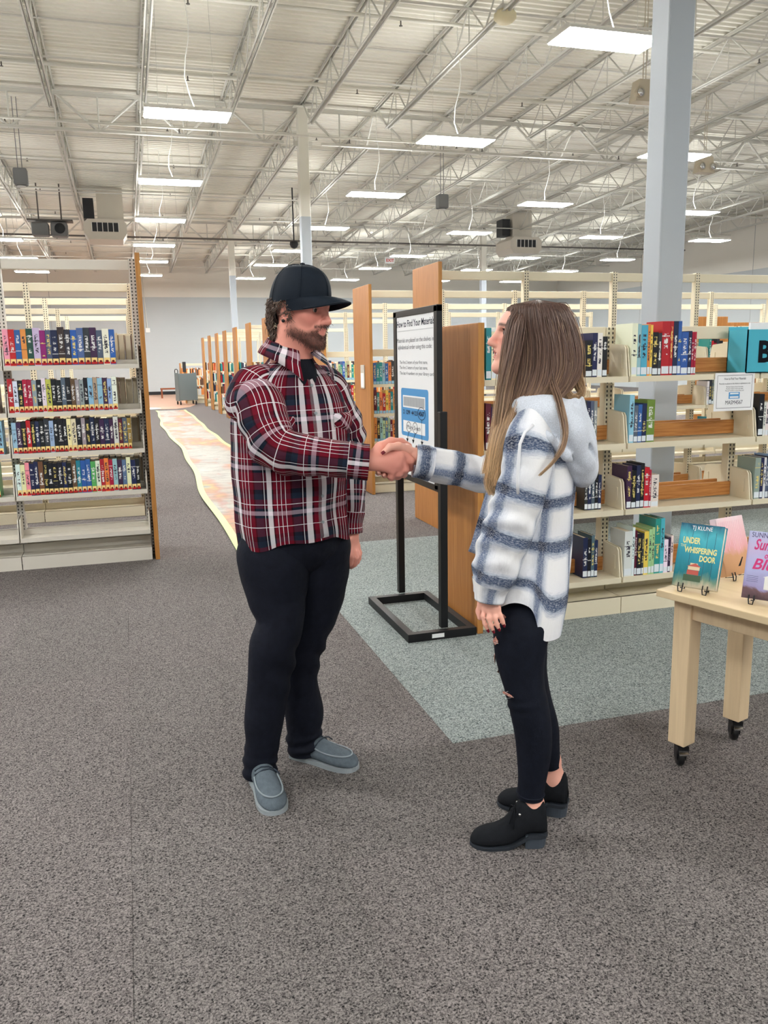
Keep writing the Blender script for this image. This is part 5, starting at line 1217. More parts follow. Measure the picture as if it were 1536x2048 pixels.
# shoes
def shoe(heel, toe, parent, base, mat, sole, kind):
    heel = A_(heel[0], heel[1], 0); toe = A_(toe[0], toe[1], 0); ax = toe-heel; Ln = np.linalg.norm(ax); ax /= Ln; sd = A_(-ax[1], ax[0], 0)
    o = empty('shoe', (0, 0, 0), 0, parent) if False else None
    if kind == 'loafer':
        prof = [(0, .018, .040), (.03, .036, .066), (.10, .041, .080), (.20, .042, .088), (.34, .041, .096), (.46, .043, .090), (.58, .047, .074), (.70, .050, .064), (.82, .049, .058), (.92, .040, .050), (.98, .024, .034), (1.0, .008, .026)]; z0 = .014
    else:
        prof = [(0, .018, .09), (.03, .032, .140), (.10, .037, .150), (.22, .038, .152), (.34, .037, .150), (.43, .036, .124), (.54, .038, .088), (.66, .042, .068), (.78, .043, .058), (.90, .035, .048), (.97, .020, .034), (1.0, .006, .022)]; z0 = .008
    N = 28; V = []; PR = catmull([(f*Ln, 0, 0, w_, h) for f, w_, h in prof], 44)[0]; F = []
    def lift(f): return z0+((.040*np.clip((.50-f)/.26, 0, 1)**1.2) if kind == 'boot' else 0)
    for r_ in PR:
        f = r_[0]/Ln; zb = lift(f); zt = max(r_[4], zb+.008)
        for k in range(N):
            a = 2*PI*k/N; cy, sz = math.cos(a), math.sin(a)
            zz = (zb+(zt-zb)*.42)+(sz*(zt-zb)*.58 if sz > 0 else np.sign(sz)*abs(sz)**.55*(zt-zb)*.42)
            wy = r_[3]*np.sign(cy)*abs(cy)**.8*(1.0 if sz < 0 else 1-.12*sz)
            V.append(heel+ax*r_[0]+sd*wy+UP*zz)
    m = len(PR); F = [(i*N+k, i*N+(k+1) % N, (i+1)*N+(k+1) % N, (i+1)*N+k) for i in range(m-1) for k in range(N)]+[tuple(range(N)), tuple(range((m-1)*N, m*N))]
    sh_ = meshobj('shoe', V, F, mat, parent, base)
    # sole
    V = []; F = []
    for r_ in PR:
        f = r_[0]/Ln; zt = lift(f)+.002; zb = lift(f)-z0; wd = r_[3]*1.03+.001
        for y_, z_ in ((-wd, zb), (wd, zb), (wd*1.02, zt), (-wd*1.02, zt)): V.append(heel+ax*(r_[0]*1.015-.002)+sd*y_+UP*max(z_, 0))
    F = [(i*4+k, i*4+(k+1) % 4, (i+1)*4+(k+1) % 4, (i+1)*4+k) for i in range(m-1) for k in range(4)]+[(0, 1, 2, 3), (4*m-1, 4*m-2, 4*m-3, 4*m-4)]
    meshobj('sole', V, F, sole, sh_, base, smooth=False)
    P3 = lambda f, y, z: heel+ax*(f*Ln)+sd*y+UP*z-base
    if kind == 'loafer':
        mb = MB(); sm_ = [P3(.45, .040, .066), P3(.6, .043, .058), P3(.75, .040, .056), P3(.87, .027, .055), P3(.92, 0, .054), P3(.87, -.027, .055), P3(.75, -.040, .056), P3(.6, -.043, .058), P3(.45, -.040, .066)]; mb.tube(catmull(np.hstack([np.array(sm_), np.zeros((9, 2))]), 40)[0][:, :3], .0032, 6); mb.build('moccasin_seam', plain('seam_grey', srgb(134, 144, 150), .7), sh_)
        mb = MB(); mb.tube([P3(.38, -.034, .078), P3(.42, -.012, .096), P3(.44, .012, .096), P3(.42, .036, .076)], .0028, 6); mb.tube([P3(.44, -.038, .072), P3(.47, -.01, .090), P3(.47, .014, .090), P3(.46, .038, .072)], .0028, 6); mb.tube([P3(.43, .03, .082), P3(.5, .034, .086), P3(.53, .046, .072)], .0026, 6); mb.build('lace', M['lace'], sh_)
    else:
        mb = MB(); a, b_ = P3(-.005, -.034, 0), P3(.27, .034, .046)
        n0 = 12; V = []
        for z_, sc in ((0, .86), (.046, 1.02)):
            for k in range(n0):
                t = PI/2+PI*k/(n0-1); V.append(heel+ax*(.036+.038*sc*math.cos(t)+(0 if abs(math.cos(t)) > .01 else 0))+sd*.034*sc*math.sin(t)+UP*z_-base)
            V += [heel+ax*.068-sd*.033*sc+UP*z_-base, heel+ax*.068+sd*.033*sc+UP*z_-base]
        nn = n0+2; mb.add(V, [(i, (i+1) % nn, (i+1) % nn+nn, i+nn) for i in range(nn)]+[tuple(range(nn)), tuple(range(2*nn-1, nn-1, -1))]); mb.build('heel_block', M['heel'], sh_)
        mb = MB()
        for k in range(3):
            f = .40+.055*k; z_ = .132-.022*k; mb.tube([P3(f, -.022, z_-.012), P3(f+.015, 0, z_+.004), P3(f, .022, z_-.012)], .0018, 5)
        for dy, dz, df in ((.03, -.03, .08), (.036, -.045, .03), (-.02, -.03, .08), (.028, -.06, .10)): mb.tube([P3(.42, .006, .13), P3(.42+df*.5, dy*.7, .13+dz*.2), P3(.42+df, dy, .115+dz)], .0018, 5)
        mb.build('lace', M['suede'], sh_)
        mb = MB(); mb.lathe([(.004, -.002), (.004, .002)], tuple(P3(.37, .0365, .12)), 8, 0, 1); mb.lathe([(.004, -.002), (.004, .002)], tuple(P3(.37, -.0365, .12)), 8, 0, 1); mb.build('eyelet', M['chrome'], sh_)
    return sh_
shoe((-.478, 2.818), (-.378, 2.545), man, MB0, M['heather'], M['solegrey'], 'loafer')
shoe((-.368, 2.985), (-.118, 2.845), man, MB0, M['heather'], M['solegrey'], 'loafer')
# cap
def headpt(C, R, s): return lambda x, y, z: C+R@(A_(x, y, z)*s)
hp = headpt(HCm, HRm, HSm)
NA, NE = 56, 18; V = []
for i in range(NE):
    e = i/(NE-1)
    for j in range(NA):
        a = 2*PI*j/NA; zr = .030+.020*math.cos(a)
        th = e*PI/2; rr = math.cos(th)**.72; zz = zr+(.150-zr)*math.sin(th)**.95
        V.append(hp(-.006+.112*rr*math.cos(a)*(1.0 if math.cos(a) < 0 else 1.0)+.004*math.sin(th), .0905*rr*math.sin(a), zz))
F = [(i*NA+j, i*NA+(j+1) % NA, (i+1)*NA+(j+1) % NA, (i+1)*NA+j) for i in range(NE-1) for j in range(NA)]
cap = meshobj('cap', V, F, M['capcloth'], man, MB0); cap['label'] = 'black baseball cap'
V = []; NB_, NR = 29, 9
for lay in (0, 1):
    for i in range(NR):
        t = i/(NR-1)
        for j in range(NB_):
            a = -1.5+3.0*j/(NB_-1); x0, y0_ = -.006+.111*math.cos(a), .0895*math.sin(a); zr = .030+.020*math.cos(a)
            ext = .088*(max(0, math.cos(a*PI/3.0))**.85)
            x = x0+ext*t; y = y0_*(1-.05*t); z = zr+.004-.014*t*t-.0030*lay-.022*(abs(math.sin(a))**2)*t
            V.append(hp(x, y, z))
n1 = NB_*NR; F = []
for lay in (0, 1):
    F += [tuple(np.array((i*NB_+j, i*NB_+j+1, (i+1)*NB_+j+1, (i+1)*NB_+j))[::(1 if lay else -1)]+lay*n1) for i in range(NR-1) for j in range(NB_-1)]
F += [((NR-1)*NB_+j, (NR-1)*NB_+j+1, n1+(NR-1)*NB_+j+1, n1+(NR-1)*NB_+j) for j in range(NB_-1)]
meshobj('brim', V, F, M['capcloth'], cap, MB0)
mb = MB(); q = hp(-.002, 0, .151)-MB0; mb.lathe([(.002, .006), (.008, .004), (.009, -.002)], tuple(q), 12); mb.build('cap_button', M['capcloth'], cap)
mb = MB()
for k in range(6):
    a = PI*k/3; mb.tube([hp(-.006+.1135*(math.cos(t)**.72)*math.cos(a), .092*(math.cos(t)**.72)*math.sin(a), .032+.02*math.cos(a)+(.1515-.032-.02*math.cos(a))*math.sin(t)**.95)-MB0 for t in np.linspace(.02, PI/2-.03, 12)], .0012, 4)
mb.build('seam', M['capcloth'], cap)
# curls under the cap, sideburn, beard
rr = np.random.RandomState(4); paths = []; cols = []
for k in range(1500):
    a = rr.uniform(1.25, 2*PI-1.25); z = rr.uniform(-.082, .036); back = abs(a-PI)
    if back > 1.05 and z < .010: 
        if not (back > 1.62 and z > -.028): continue
    rad = 1.0-.22*max(0, (-.03-z)/.06); p0 = A_(-.014+.102*rad*math.cos(a), .083*rad*math.sin(a), z)
    n0 = A_(math.cos(a), math.sin(a), 0); t0 = A_(-math.sin(a), math.cos(a), 0); ph = rr.uniform(0, 6.28); cr = rr.uniform(.003, .009); ln = rr.uniform(.015, .04) if back < 1.6 else rr.uniform(.008, .016)
    fr = rr.uniform(4, 10); T_ = np.linspace(0, 1, 11); out = rr.uniform(.004, .020) if back < 1.6 else .003; sw = rr.normal()*.012
    if back > 1.6: cr *= .4
    pp = [hp(*(p0+n0*(.001+out*t*(1.3-t)+cr*.5*math.sin(fr*t+ph))+t0*(cr*(math.cos(fr*t+ph)-math.cos(ph))+sw*t)+A_(0, 0, -1)*ln*t)) for t in T_]
    paths.append(pp); c0 = np.array(srgb(96, 76, 64))*rr.uniform(.45, 1.7); cols.append([c0]*11)
strands('hair', paths, .0012, cols, M['hair'], man, MB0, 3, .4)
hb = SDF(); hb.ell(hp(-.022, 0, .0), A_(.094, .083, .07)*HSm, HRm, .01); V, F = surface(hb, hp(-.022, 0, 0)-.13, hp(-.022, 0, 0)+.13, .006)
q = ((V-HCm)@HRm)/HSm; keep = (q[:, 0] < .0) & (q[:, 2] < .05) & ((q[:, 0] < -.046) | (q[:, 2] > .022)); F = F[keep[F].all(1)]
meshobj('hair_base', V, F, M['hair'], man, MB0, colors=np.tile(np.array(srgb(52, 42, 38)), (len(V), 1)))
sel = np.nonzero(rr.rand(len(MV)) < BMASK*.62)[0]; sel = rr.choice(sel, min(4500, len(sel)), False)
grad = np.stack([S1(MV[sel]+e)-S1(MV[sel]-e) for e in np.eye(3)*.002], -1); grad /= np.linalg.norm(grad, axis=1, keepdims=True)+1e-9
dn = HRm@A_(.1, 0, -1); ln = rr.uniform(.003, .0075, (len(sel), 1))
e1 = MV[sel]+grad*.0035*1+dn*ln*.4+rr.normal(size=(len(sel), 3))*.001; e2 = MV[sel]+grad*.0045+dn*ln+rr.normal(size=(len(sel), 3))*.002
bc = np.array(srgb(84, 58, 50))*rr.uniform(.5, 1.6, (len(sel), 1)); strands('beard', np.stack([MV[sel]-grad*.001, e1, e2], 1), .0007, np.repeat(bc[:, None], 3, 1), M['hair'], man, MB0, 3, .3)
mb = MB(); q = hp(-.004, -.092, -.036)-MB0; mb.lathe([(.001, .006), (.0055, .003), (.006, -.001), (.003, -.005)], tuple(q), 10); mb.build('earring', M['rubber'], man)
# ------------------------------------------------------------------ the woman
WB = A_(.47, 2.44, 0)
fW = A_(-.95, .31, 0); fW /= np.linalg.norm(fW); lW = A_(-fW[1], fW[0], 0)
wc = A_(.462, 2.45, 0)
HCw = A_(.424, 2.455, 1.548); HRw = headframe(-1.0, -.02, .17); HSw = .90
S2 = SDF(); Hw = head(S2, HCw, HRw, HSw, False)
S2.cone(Hw(-.02, 0, -.05), A_(.468, 2.455, 1.33), .048, .054, .03)
shn, shf = wc+lW*.155+UP*1.295, wc-lW*.155+UP*1.295
S2.cone(wc+UP*1.27-lW*.09, wc+UP*1.27+lW*.09, .065, .065, .04); S2.cone(wc+UP*1.28, wc+UP*.92, .08, .09, .04); S2.cone(wc+UP*.86-lW*.05, wc+UP*.86+lW*.05, .09, .09, .04)
Nel, Nwr = px(1030, 1040, 2.27), px(979, 1192, 2.275); Fel, Fwr = px(975, 948, 2.66), px(832, 912, 2.628)
S2.chain([wc+UP*1.30+lW*.08, shn, Nel, Nwr], (.04, .04, .03, .021), .02); S2.chain([wc+UP*1.30-lW*.08, shf, Fel, Fwr], (.04, .04, .03, .022), .02)
Nh, Nk, Na = wc+lW*.08+UP*.82, px(1052, 1385, 2.335), px(1065, 1612, 2.365); Fh, Fk, Fa = wc-lW*.08+UP*.82, px(1065, 1385, 2.505), px(1108, 1555, 2.53)
S2.chain([Nh, px(1043, 1255, 2.345), Nk, px(1066, 1455, 2.345), px(1063, 1560, 2.36), Na, px(1066, 1655, 2.365)], (.065, .062, .046, .044, .032, .031, .032), .03); S2.chain([Fh, px(1045, 1255, 2.52), Fk, px(1084, 1455, 2.51), px(1101, 1520, 2.527), Fa, px(1108, 1600, 2.53)], (.065, .062, .044, .042, .028, .029, .032), .03)
hand(S2, Fwr, [g(789, 903, 2.640), g(785, 915, 2.645), g(785, 927, 2.643), g(790, 937, 2.638)],
     [[g(764, 912, 2.650), g(751, 922, 2.632), g(746, 927, 2.61)], [g(762, 926, 2.646), g(750, 936, 2.618), g(747, 938, 2.592)], [g(768, 938, 2.638), g(757, 946, 2.612), g(757, 944, 2.588)], [g(776, 945, 2.63), g(769, 951, 2.612), g(768, 949, 2.598)]],
     [g(813, 899, 2.612), g(797, 893, 2.588), g(780, 894, 2.571), g(768, 904, 2.5655)], .025, .0120, (.0105, .0095, .0085, .0075), (.0175, .0135, .0110, .0088))
hand(S2, Nwr, [g(970, 1216, 2.276), g(978, 1218, 2.264), g(987, 1218, 2.258), g(995, 1215, 2.258)],
     [[g(966, 1233, 2.266), g(970, 1248, 2.262), g(976, 1260, 2.262)], [g(978, 1237, 2.252), g(982, 1251, 2.250), g(987, 1262, 2.252)], [g(990, 1236, 2.248), g(994, 1249, 2.247), g(998, 1258, 2.25)], [g(1001, 1232, 2.25), g(1005, 1242, 2.25), g(1008, 1250, 2.252)]],
     [g(964, 1206, 2.288), g(958, 1222, 2.292), g(960, 1236, 2.287)], .019, .0092, (.0076, .0070, .0064, .0055), (.0125, .0095, .008))
V, F = surface(S2, (-.06, 2.18, .06), (.66, 2.80, 1.72), .0036); V = relax(V, F, 1)
col = head_colors(V, HCw, HRw, HSw, False, SKIN_W)
hnd = np.exp(-(np.linalg.norm(V-g(795, 915, 2.62), axis=1)/.05)**2)[:, None]*.25; col = col*(1-hnd)+np.array(srgb(222, 130, 120))*hnd
wom = meshobj('person', V, F, M['skin'], None, WB, colors=col); wom.location = tuple(WB[0]*RT+WB[1]*FW); wom.rotation_euler = (0, 0, -YAW)
tag(wom, 'long-haired person in white and blue plaid hooded jacket with ripped black jeans', 'person')
eyes(HCw, HRw, HSw, wom, WB, (.97, .1, .1))
# teeth, lashes, nails
hq = headpt(HCw, HRw, HSw)
mb = MB(); mb.tube([hq(.0805+.006*math.cos(t), .017*math.sin(t), -.0625)-WB for t in np.linspace(-1.3, 1.3, 9)], .0042, 6); mb.build('teeth', plain('teeth', srgb(238, 234, 226), .3), wom)
lp = []
for y in (1, -1):
    for k in range(16):
        u_ = k/15; p0 = A_(.0795-.010*abs(u_-.35), y*(.020+.024*u_), .0145-.004*abs(u_-.45)); lp.append([hq(*p0), hq(*(p0+A_(.006, y*.003*u_, .0005))), hq(*(p0+A_(.010, y*.005*u_, .0055)))])
strands('eyelashes', lp, .0008, [[np.array(srgb(20, 16, 16))]*3]*len(lp), M['hair'], wom, WB, 3, .4)
def nail(p, d, n_, w_, ln):
    d = d/np.linalg.norm(d); n_ = n_-d*(n_@d); n_ /= np.linalg.norm(n_); s_ = np.cross(d, n_); V = []
    for i in range(5):
        for j in range(5):
            a = (j/4-.5)*2; t = i/4; V.append(p+d*(ln*(t-.4))+s_*(w_*a*(1-.25*t*t))+n_*(.0012-.0028*a*a))
    return meshobj('fingernail', V, [(i*5+j, i*5+j+1, (i+1)*5+j+1, (i+1)*5+j) for i in range(4) for j in range(4)], M['nail'], wom, WB)
tdir = g(768, 904, 2.5655)-g(780, 894, 2.571); nail(g(766.5, 904.5, 2.5655)+A_(0, -.0088, .001), tdir, A_(-.25, -.9, .3), .006, .013)
for a, b in (((970, 1248, 2.262), (976, 1260, 2.262)), ((982, 1251, 2.250), (987, 1262, 2.252)), ((994, 1249, 2.247), (998, 1258, 2.25)), ((1005, 1242, 2.25), (1008, 1250, 2.252))): nail(g(*b)+A_(-.001, -.0058, 0), g(*b)-g(*a), A_(-.2, -1, 0), .0042, .010)
# jacket
jf1 = waves(21, 7, 12, 34, (1, 1, .6)); jf2 = waves(22, 7, 30, 80)
def jfold(P, a, t): return .013*jf1(P)*np.clip(t*3-.4, 0, 1)+.004*jf2(P)+.010*np.sin(a*5+.6)*np.clip((t-.5)/.5, 0, 1)
def jhem(P, a, t):
    P = P.copy(); f = np.clip((t-.62)/.38, 0, 1)**1.2; aa = (a+PI) % (2*PI)-PI            # 0 = front, pi = back
    back = np.clip((np.abs(aa)-1.75)/.7, 0, 1); back = back*back*(3-2*back)
    side = np.exp(-((np.abs(aa)-1.55)/.35)**2)
    P[..., 2] += f*(-.090*back+.035*side); P[..., 0] += f*(-.035*back); return P
keysJ = [(.470, 2.455, 1.392, .058, .060), (.472, 2.455, 1.372, .070, .082), (.472, 2.455, 1.348, .080, .125), (.468, 2.455, 1.318, .092, .158), (.464, 2.452, 1.26, .105, .178), (.460, 2.45, 1.16, .112, .182), (.455, 2.45, 1.05, .118, .182), (.448, 2.45, .95, .130, .186), (.440, 2.45, .86, .138, .190), (.436, 2.45, .775, .132, .188)]
Lj = Loft(keysJ, flat=(fW, lW), nseg=128, nring=120, fold=jfold, exp=2.2, ref=.165, zwarp=jhem, v0=.02)
S0 = wc+lW*.06+UP*1.315
keysN = [(*S0, .045, .05), (*(wc+lW*.135+UP*1.300), .060, .066), (*(wc+lW*.175+UP*1.255+fW*.005), .070, .074), (*px(1052, 945, 2.268), .070, .072), (*px(1036, 1000, 2.262), .070, .070), (*px(1020, 1052, 2.262), .072, .071), (*px(1003, 1100, 2.266), .070, .070), (*px(992, 1145, 2.27), .064, .066), (*px(981, 1178, 2.273), .046, .050), (*px(977, 1199, 2.274), .041, .044)]
Ln_ = Loft(keysN, U=A_(1, 0, .2), nseg=72, nring=130, fold=sleeve_fold(31, .008, .62, .25, .005), ref=.07, v0=.05, u0=.03)
T0 = wc-lW*.06+UP*1.315
keysF = [(*T0, .045, .05), (*(wc-lW*.135+UP*1.300), .060, .066), (*(wc-lW*.17+UP*1.25+fW*.02), .066, .07), (*px(1010, 935, 2.655), .064, .066), (*px(968, 946, 2.66), .060, .060), (*px(925, 938, 2.65), .055, .058), (*px(880, 930, 2.64), .053, .056), (*px(848, 924, 2.632), .050, .052), (*px(829, 921, 2.629), .050, .052)]
Lf = Loft(keysF, U=A_(0, -1, .2), nseg=64, nring=120, fold=sleeve_fold(37, .008, .5, .25, .006), ref=.07, v0=.11, u0=.05)
jk = lofts('jacket', [Lj, Ln_, Lf], M['plaid_blue'], wom, WB); jk['label'] = 'white and slate blue plaid jacket with a grey hood'
# open front edge, chest pocket flap, sleeve tab, drawstring and zip
pV, pF, pU = patch(Lj, -.30, -.02, .12, .985, .012, 6, 50); meshobj('front_edge', pV, pF, M['plaid_blue'], jk, WB, uv=pU+A_(.05, .03))
pV, pF, pU = patch(Lj, .02, .30, .12, .985, .012, 6, 50); meshobj('front_edge', pV, pF, M['plaid_blue'], jk, WB, uv=pU+A_(.08, .03))
# the loose front corner swinging out below the near sleeve
fp = [[px(972, 985, 2.46), px(985, 985, 2.45), px(1000, 985, 2.44)], [px(958, 1030, 2.46), px(980, 1035, 2.44), px(1000, 1040, 2.43)], [px(946, 1075, 2.47), px(972, 1085, 2.44), px(1000, 1090, 2.43)], [px(936, 1102, 2.48), px(962, 1112, 2.45), px(1000, 1120, 2.43)]]
G0 = np.array([[catmull(np.hstack([np.array([fp[i][j] for i in range(4)]), np.zeros((4, 2))]), 14)[0][:, :3]] for j in range(3)])[:, 0]
V = []; UV = []
for i in range(14):
    for j, s_ in enumerate(np.linspace(0, 1, 7)):
        p = G0[0, i]*(1-s_)*(1-2*s_ if s_ < .5 else 0) if False else (G0[0, i]*(1-2*s_)+G0[1, i]*2*s_ if s_ < .5 else G0[1, i]*(2-2*s_)+G0[2, i]*(2*s_-1))
        V.append(p+A_(0, .004*math.sin(i*.9), 0)); UV.append((.08*s_, i*.012))
n1 = len(V); V += [v+A_(.004, .006, 0) for v in V]; UV += UV
F = [(i*7+j, i*7+j+1, (i+1)*7+j+1, (i+1)*7+j) for i in range(13) for j in range(6)]; F += [tuple(n1+k for k in f[::-1]) for f in F]
F += [(i*7, (i+1)*7, n1+(i+1)*7, n1+i*7) for i in range(13)]+[(13*7+j, 13*7+j+1, n1+13*7+j+1, n1+13*7+j) for j in range(6)]
meshobj('front_corner', V, F, M['plaid_blue'], jk, WB, uv=np.array(UV))
for Lx in (Ln_, Lf):
    P = Lx.P[-12:]; C = Lx.C[-12:][:, None]; n = P.shape[1]; V = np.concatenate([(C+(P-C)*1.06).reshape(-1, 3), (C+(P-C)*.93)[::-1].reshape(-1, 3)])
    i = np.arange(23)[:, None]*n+np.arange(n-1)[None]; meshobj('cuff', V, np.stack([i, i+1, i+n+1, i+n], -1).reshape(-1, 4), M['plaid_blue'], jk, WB, uv=np.concatenate([Lx.uv[-12:].reshape(-1, 2), Lx.uv[-12:][::-1].reshape(-1, 2)])+A_(.06, .01))
hS = SDF()
nk = A_(.470, 2.455, 0); ringp = []
for k in range(13):
    a = -2.45+4.9*k/12+PI; p = nk+fW*math.cos(a)*.080+lW*math.sin(a)*.118+UP*(1.335-.030*math.cos(a)-.012*abs(math.sin(a))); ringp.append(p)
rads = [.018+.020*math.sin(PI*k/12) for k in range(13)]
hS.chain(ringp, rads, .02)
bk = -fW; HB = np.stack([bk, lW, UP], 1)
hS.ell(nk+bk*.075+UP*1.290, (.068, .140, .080), HB, .03)
hS.ell(nk+bk*.105+UP*1.225, (.058, .118, .085), HB, .03)
hS.ell(nk+bk*.125+UP*1.165, (.042, .085, .050), HB, .03)
hS.chain([nk+fW*.075+lW*.075+UP*1.325, nk+fW*.03+lW*.115+UP*1.345, nk+bk*.03+lW*.135+UP*1.335, nk+bk*.085+lW*.120+UP*1.290, nk+bk*.125+lW*.075+UP*1.215], (.026, .040, .050, .052, .045), .03)
hS.ell(nk+bk*.060+UP*1.395, (.052, .090, .060), HB, .015, True)
hS.chain([px(*p) for p in ((1046, 838, 2.31), (1066, 848, 2.268), (1098, 876, 2.252), (1132, 912, 2.268), (1156, 938, 2.32), (1170, 948, 2.38))], (.010, .013, .013, .012, .009, .005), .012)
hS.cone(nk+bk*.10+lW*.150+UP*1.300, nk+bk*.185+lW*.06+UP*1.19, .010, .008, .014, True)
hS.cone(nk+bk*.05+lW*.165+UP*1.255, nk+bk*.15+lW*.11+UP*1.16, .010, .008, .014, True)
V, F = surface(hS, (.22, 2.22, 1.08), (.74, 2.70, 1.46), .005); V = relax(V, F, 2)
hd_ = meshobj('hood', V, F, M['fleece'], jk, WB); hd_['label'] = 'light grey fleece hood'
mb = MB(); mb.tube([px(x, y, d)-WB for x, y, d in ((1066, 850, 2.235), (1050, 864, 2.215), (1040, 888, 2.205), (1037, 925, 2.2), (1035, 960, 2.195), (1036, 988, 2.195))], .0045, 8); mb.build('drawstring', M['cord'], jk)
mb = MB(); mb.tube([px(x, y, d)-WB for x, y, d in ((990, 985, 2.43), (986, 1005, 2.425), (984, 1022, 2.425))], .004, 6); mb.bevbox(tuple(px(981, 1040, 2.425)-WB+A_(0, -.002, 0)), tuple(px(987, 1020, 2.425)-WB+A_(0, .002, 0)), .0008); mb.build('zip_pull', M['chrome'], jk)
pV, pF, pU = patch(Ln_, 3.6, 5.6, .585, .63, .010, 8, 6); meshobj('sleeve_tab', pV, pF, M['plaid_blue'], jk, WB, uv=pU*A_(1, 0)+A_(.0, .065))
# jeans
wj1 = waves(41, 6, 20, 50); wj2 = waves(42, 6, 50, 110)
def wleg(P, a, t): return .0028*wj1(P)+.0015*wj2(P)+.0022*np.exp(-((t-.52)/.05)**2)*np.sin(t*120+np.sin(a)*2)*(.5-.5*np.cos(a))
Lwh = Loft([(.450, 2.45, .90, .085, .140), (.445, 2.45, .84, .095, .150), (.436, 2.45, .77, .098, .150), (.43, 2.45, .725, .06, .09)], flat=(fW, lW), nseg=64, nring=24)
Lwn = Loft([(*(wc+lW*.075+UP*.84), .085, .085), (*(wc+lW*.082+UP*.76-fW*.0), .090, .088), (*px(1043, 1255, 2.345), .084, .082), (*px(1041, 1310, 2.338), .075, .074), (*px(1049, 1370, 2.335), .061, .062), (*px(1057, 1410, 2.338), .058, .060), (*px(1065, 1455, 2.346), .058, .059), (*px(1067, 1510, 2.354), .052, .053), (*px(1064, 1560, 2.36), .043, .044), (*px(1061, 1592, 2.364), .040, .041)], U=A_(1, 0, 0), nseg=56, nring=110, fold=wleg)
Lwf = Loft([(*(wc-lW*.075+UP*.84), .085, .085), (*(wc-lW*.08+UP*.76), .088, .086), (*px(1045, 1255, 2.52), .084, .082), (*px(1050, 1320, 2.508), .070, .070), (*px(1062, 1375, 2.505), .058, .060), (*px(1082, 1450, 2.51), .054, .056), (*px(1094, 1495, 2.52), .042, .044), (*px(1101, 1530, 2.527), .034, .036)], U=A_(1, 0, 0), nseg=56, nring=100, fold=wleg)
wj = lofts('jeans', [Lwh, Lwn, Lwf], M['jeans2'], wom, WB); wj['label'] = 'skinny black jeans with ripped thighs and knees'
mb = MB()
hemr = Lwn.P[-3]; mb.tube([p-WB for p in hemr[:-1:2]], .0035, 5, closed=True); mb.build('hem', M['jeans2'], wj)
def onleg(L, x, y):
    """surface point of the leg nearest to a photo pixel, on its near side"""
    best = None; tgt = px(x, y, 2.30); dirv = px(x, y, 2.4)-tgt; dirv /= np.linalg.norm(dirv)
    P = L.P.reshape(-1, 3); v = P-tgt; t_ = v@dirv; dist = np.linalg.norm(v-t_[:, None]*dirv, axis=1)+np.where(t_ > .08, .02, 0)
    k = int(np.argmin(dist)); n = L.P.shape[1]; return k//n, k % n
rs = np.random.RandomState(5)
for x, y, hw, hh in ((1006, 1232, 9, 6), (993, 1279, 6, 8), (993, 1316, 6, 12), (1002, 1338, 9, 5), (1018, 1389, 11, 4)):
    i0, j0 = onleg(Lwn, x, y); V = []; N_ = 14; c = Lwn.P[i0, j0]; nn = Lwn.N[i0, j0]; sx = np.cross(UP, nn); sx /= np.linalg.norm(sx)
    sc = 2.33/FPX
    for k in range(N_):
        a = 2*PI*k/N_; V.append(c+nn*.0035+sx*(hw*sc*1.5*math.cos(a)*(1+.2*rs.randn()))+UP*(hh*sc*math.sin(a)*(1+.25*rs.randn())))
    V.append(c+nn*.006); meshobj('rip', V, [(k, (k+1) % N_, N_) for k in range(N_)], plain('bare_skin', srgb(206, 140, 122), .5), wj, WB)
    mb = MB()
    for k in range(7):
        a0 = c+nn*.006+sx*rs.uniform(-1, 1)*hw*sc*1.4+UP*hh*sc*rs.uniform(-1, 1); mb.tube([a0-WB, a0+sx*rs.uniform(-.012, .012)+nn*.003+UP*rs.normal()*.003-WB, a0+sx*rs.uniform(-.02, .02)+UP*rs.normal()*.005-WB], .0005, 4, 0 if k % 3 else 1)
    mb.build('frayed_threads', [plain('grey_thread', srgb(90, 92, 100), .8), plain('white_thread', srgb(200, 200, 200), .8)], wj)
shoe((.488, 2.352), (.252, 2.362), wom, WB, M['suede'], plain('boot_sole', srgb(40, 45, 52), .6), 'boot')
shoe((.590, 2.512), (.372, 2.602), wom, WB, M['suede'], plain('boot_sole_far', srgb(40, 45, 52), .6), 'boot')
# hair: a closed mass under many strands that follow it
def hk(x, y, d, wpx, dh): p = px(x, y, d); return (*p, wpx*d/FPX, dh)
keysH = [hk(1074, 600, 2.455, 4, .005), hk(1074, 601, 2.455, 22, .030), hk(1074, 605, 2.455, 41, .054), hk(1073, 613, 2.455, 53, .070), hk(1076, 630, 2.455, 61, .082), hk(1080, 655, 2.455, 66, .088), hk(1086, 692, 2.452, 70, .092), hk(1085, 740, 2.445, 74, .094), hk(1071, 782, 2.425, 67, .088), hk(1044, 822, 2.385, 49, .066), hk(1020, 858, 2.345, 36, .046), hk(1004, 900, 2.325, 27, .032), hk(993, 940, 2.33, 18, .020), hk(986, 975, 2.335, 7, .008)]
Lh = Loft(keysH, flat=(A_(1, 0, 0), A_(0, 1, 0)), nseg=72, nring=60)
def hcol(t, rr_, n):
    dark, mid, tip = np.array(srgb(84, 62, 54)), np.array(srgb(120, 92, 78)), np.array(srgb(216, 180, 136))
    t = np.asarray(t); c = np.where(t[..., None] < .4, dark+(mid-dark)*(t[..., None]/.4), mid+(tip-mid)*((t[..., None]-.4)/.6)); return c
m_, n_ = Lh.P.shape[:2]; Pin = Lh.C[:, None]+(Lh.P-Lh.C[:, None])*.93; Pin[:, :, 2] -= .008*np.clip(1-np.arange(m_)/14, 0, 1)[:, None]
cc = np.repeat(hcol(np.linspace(0, 1, m_), None, None)[:, None], n_, 1).reshape(-1, 3)*.62
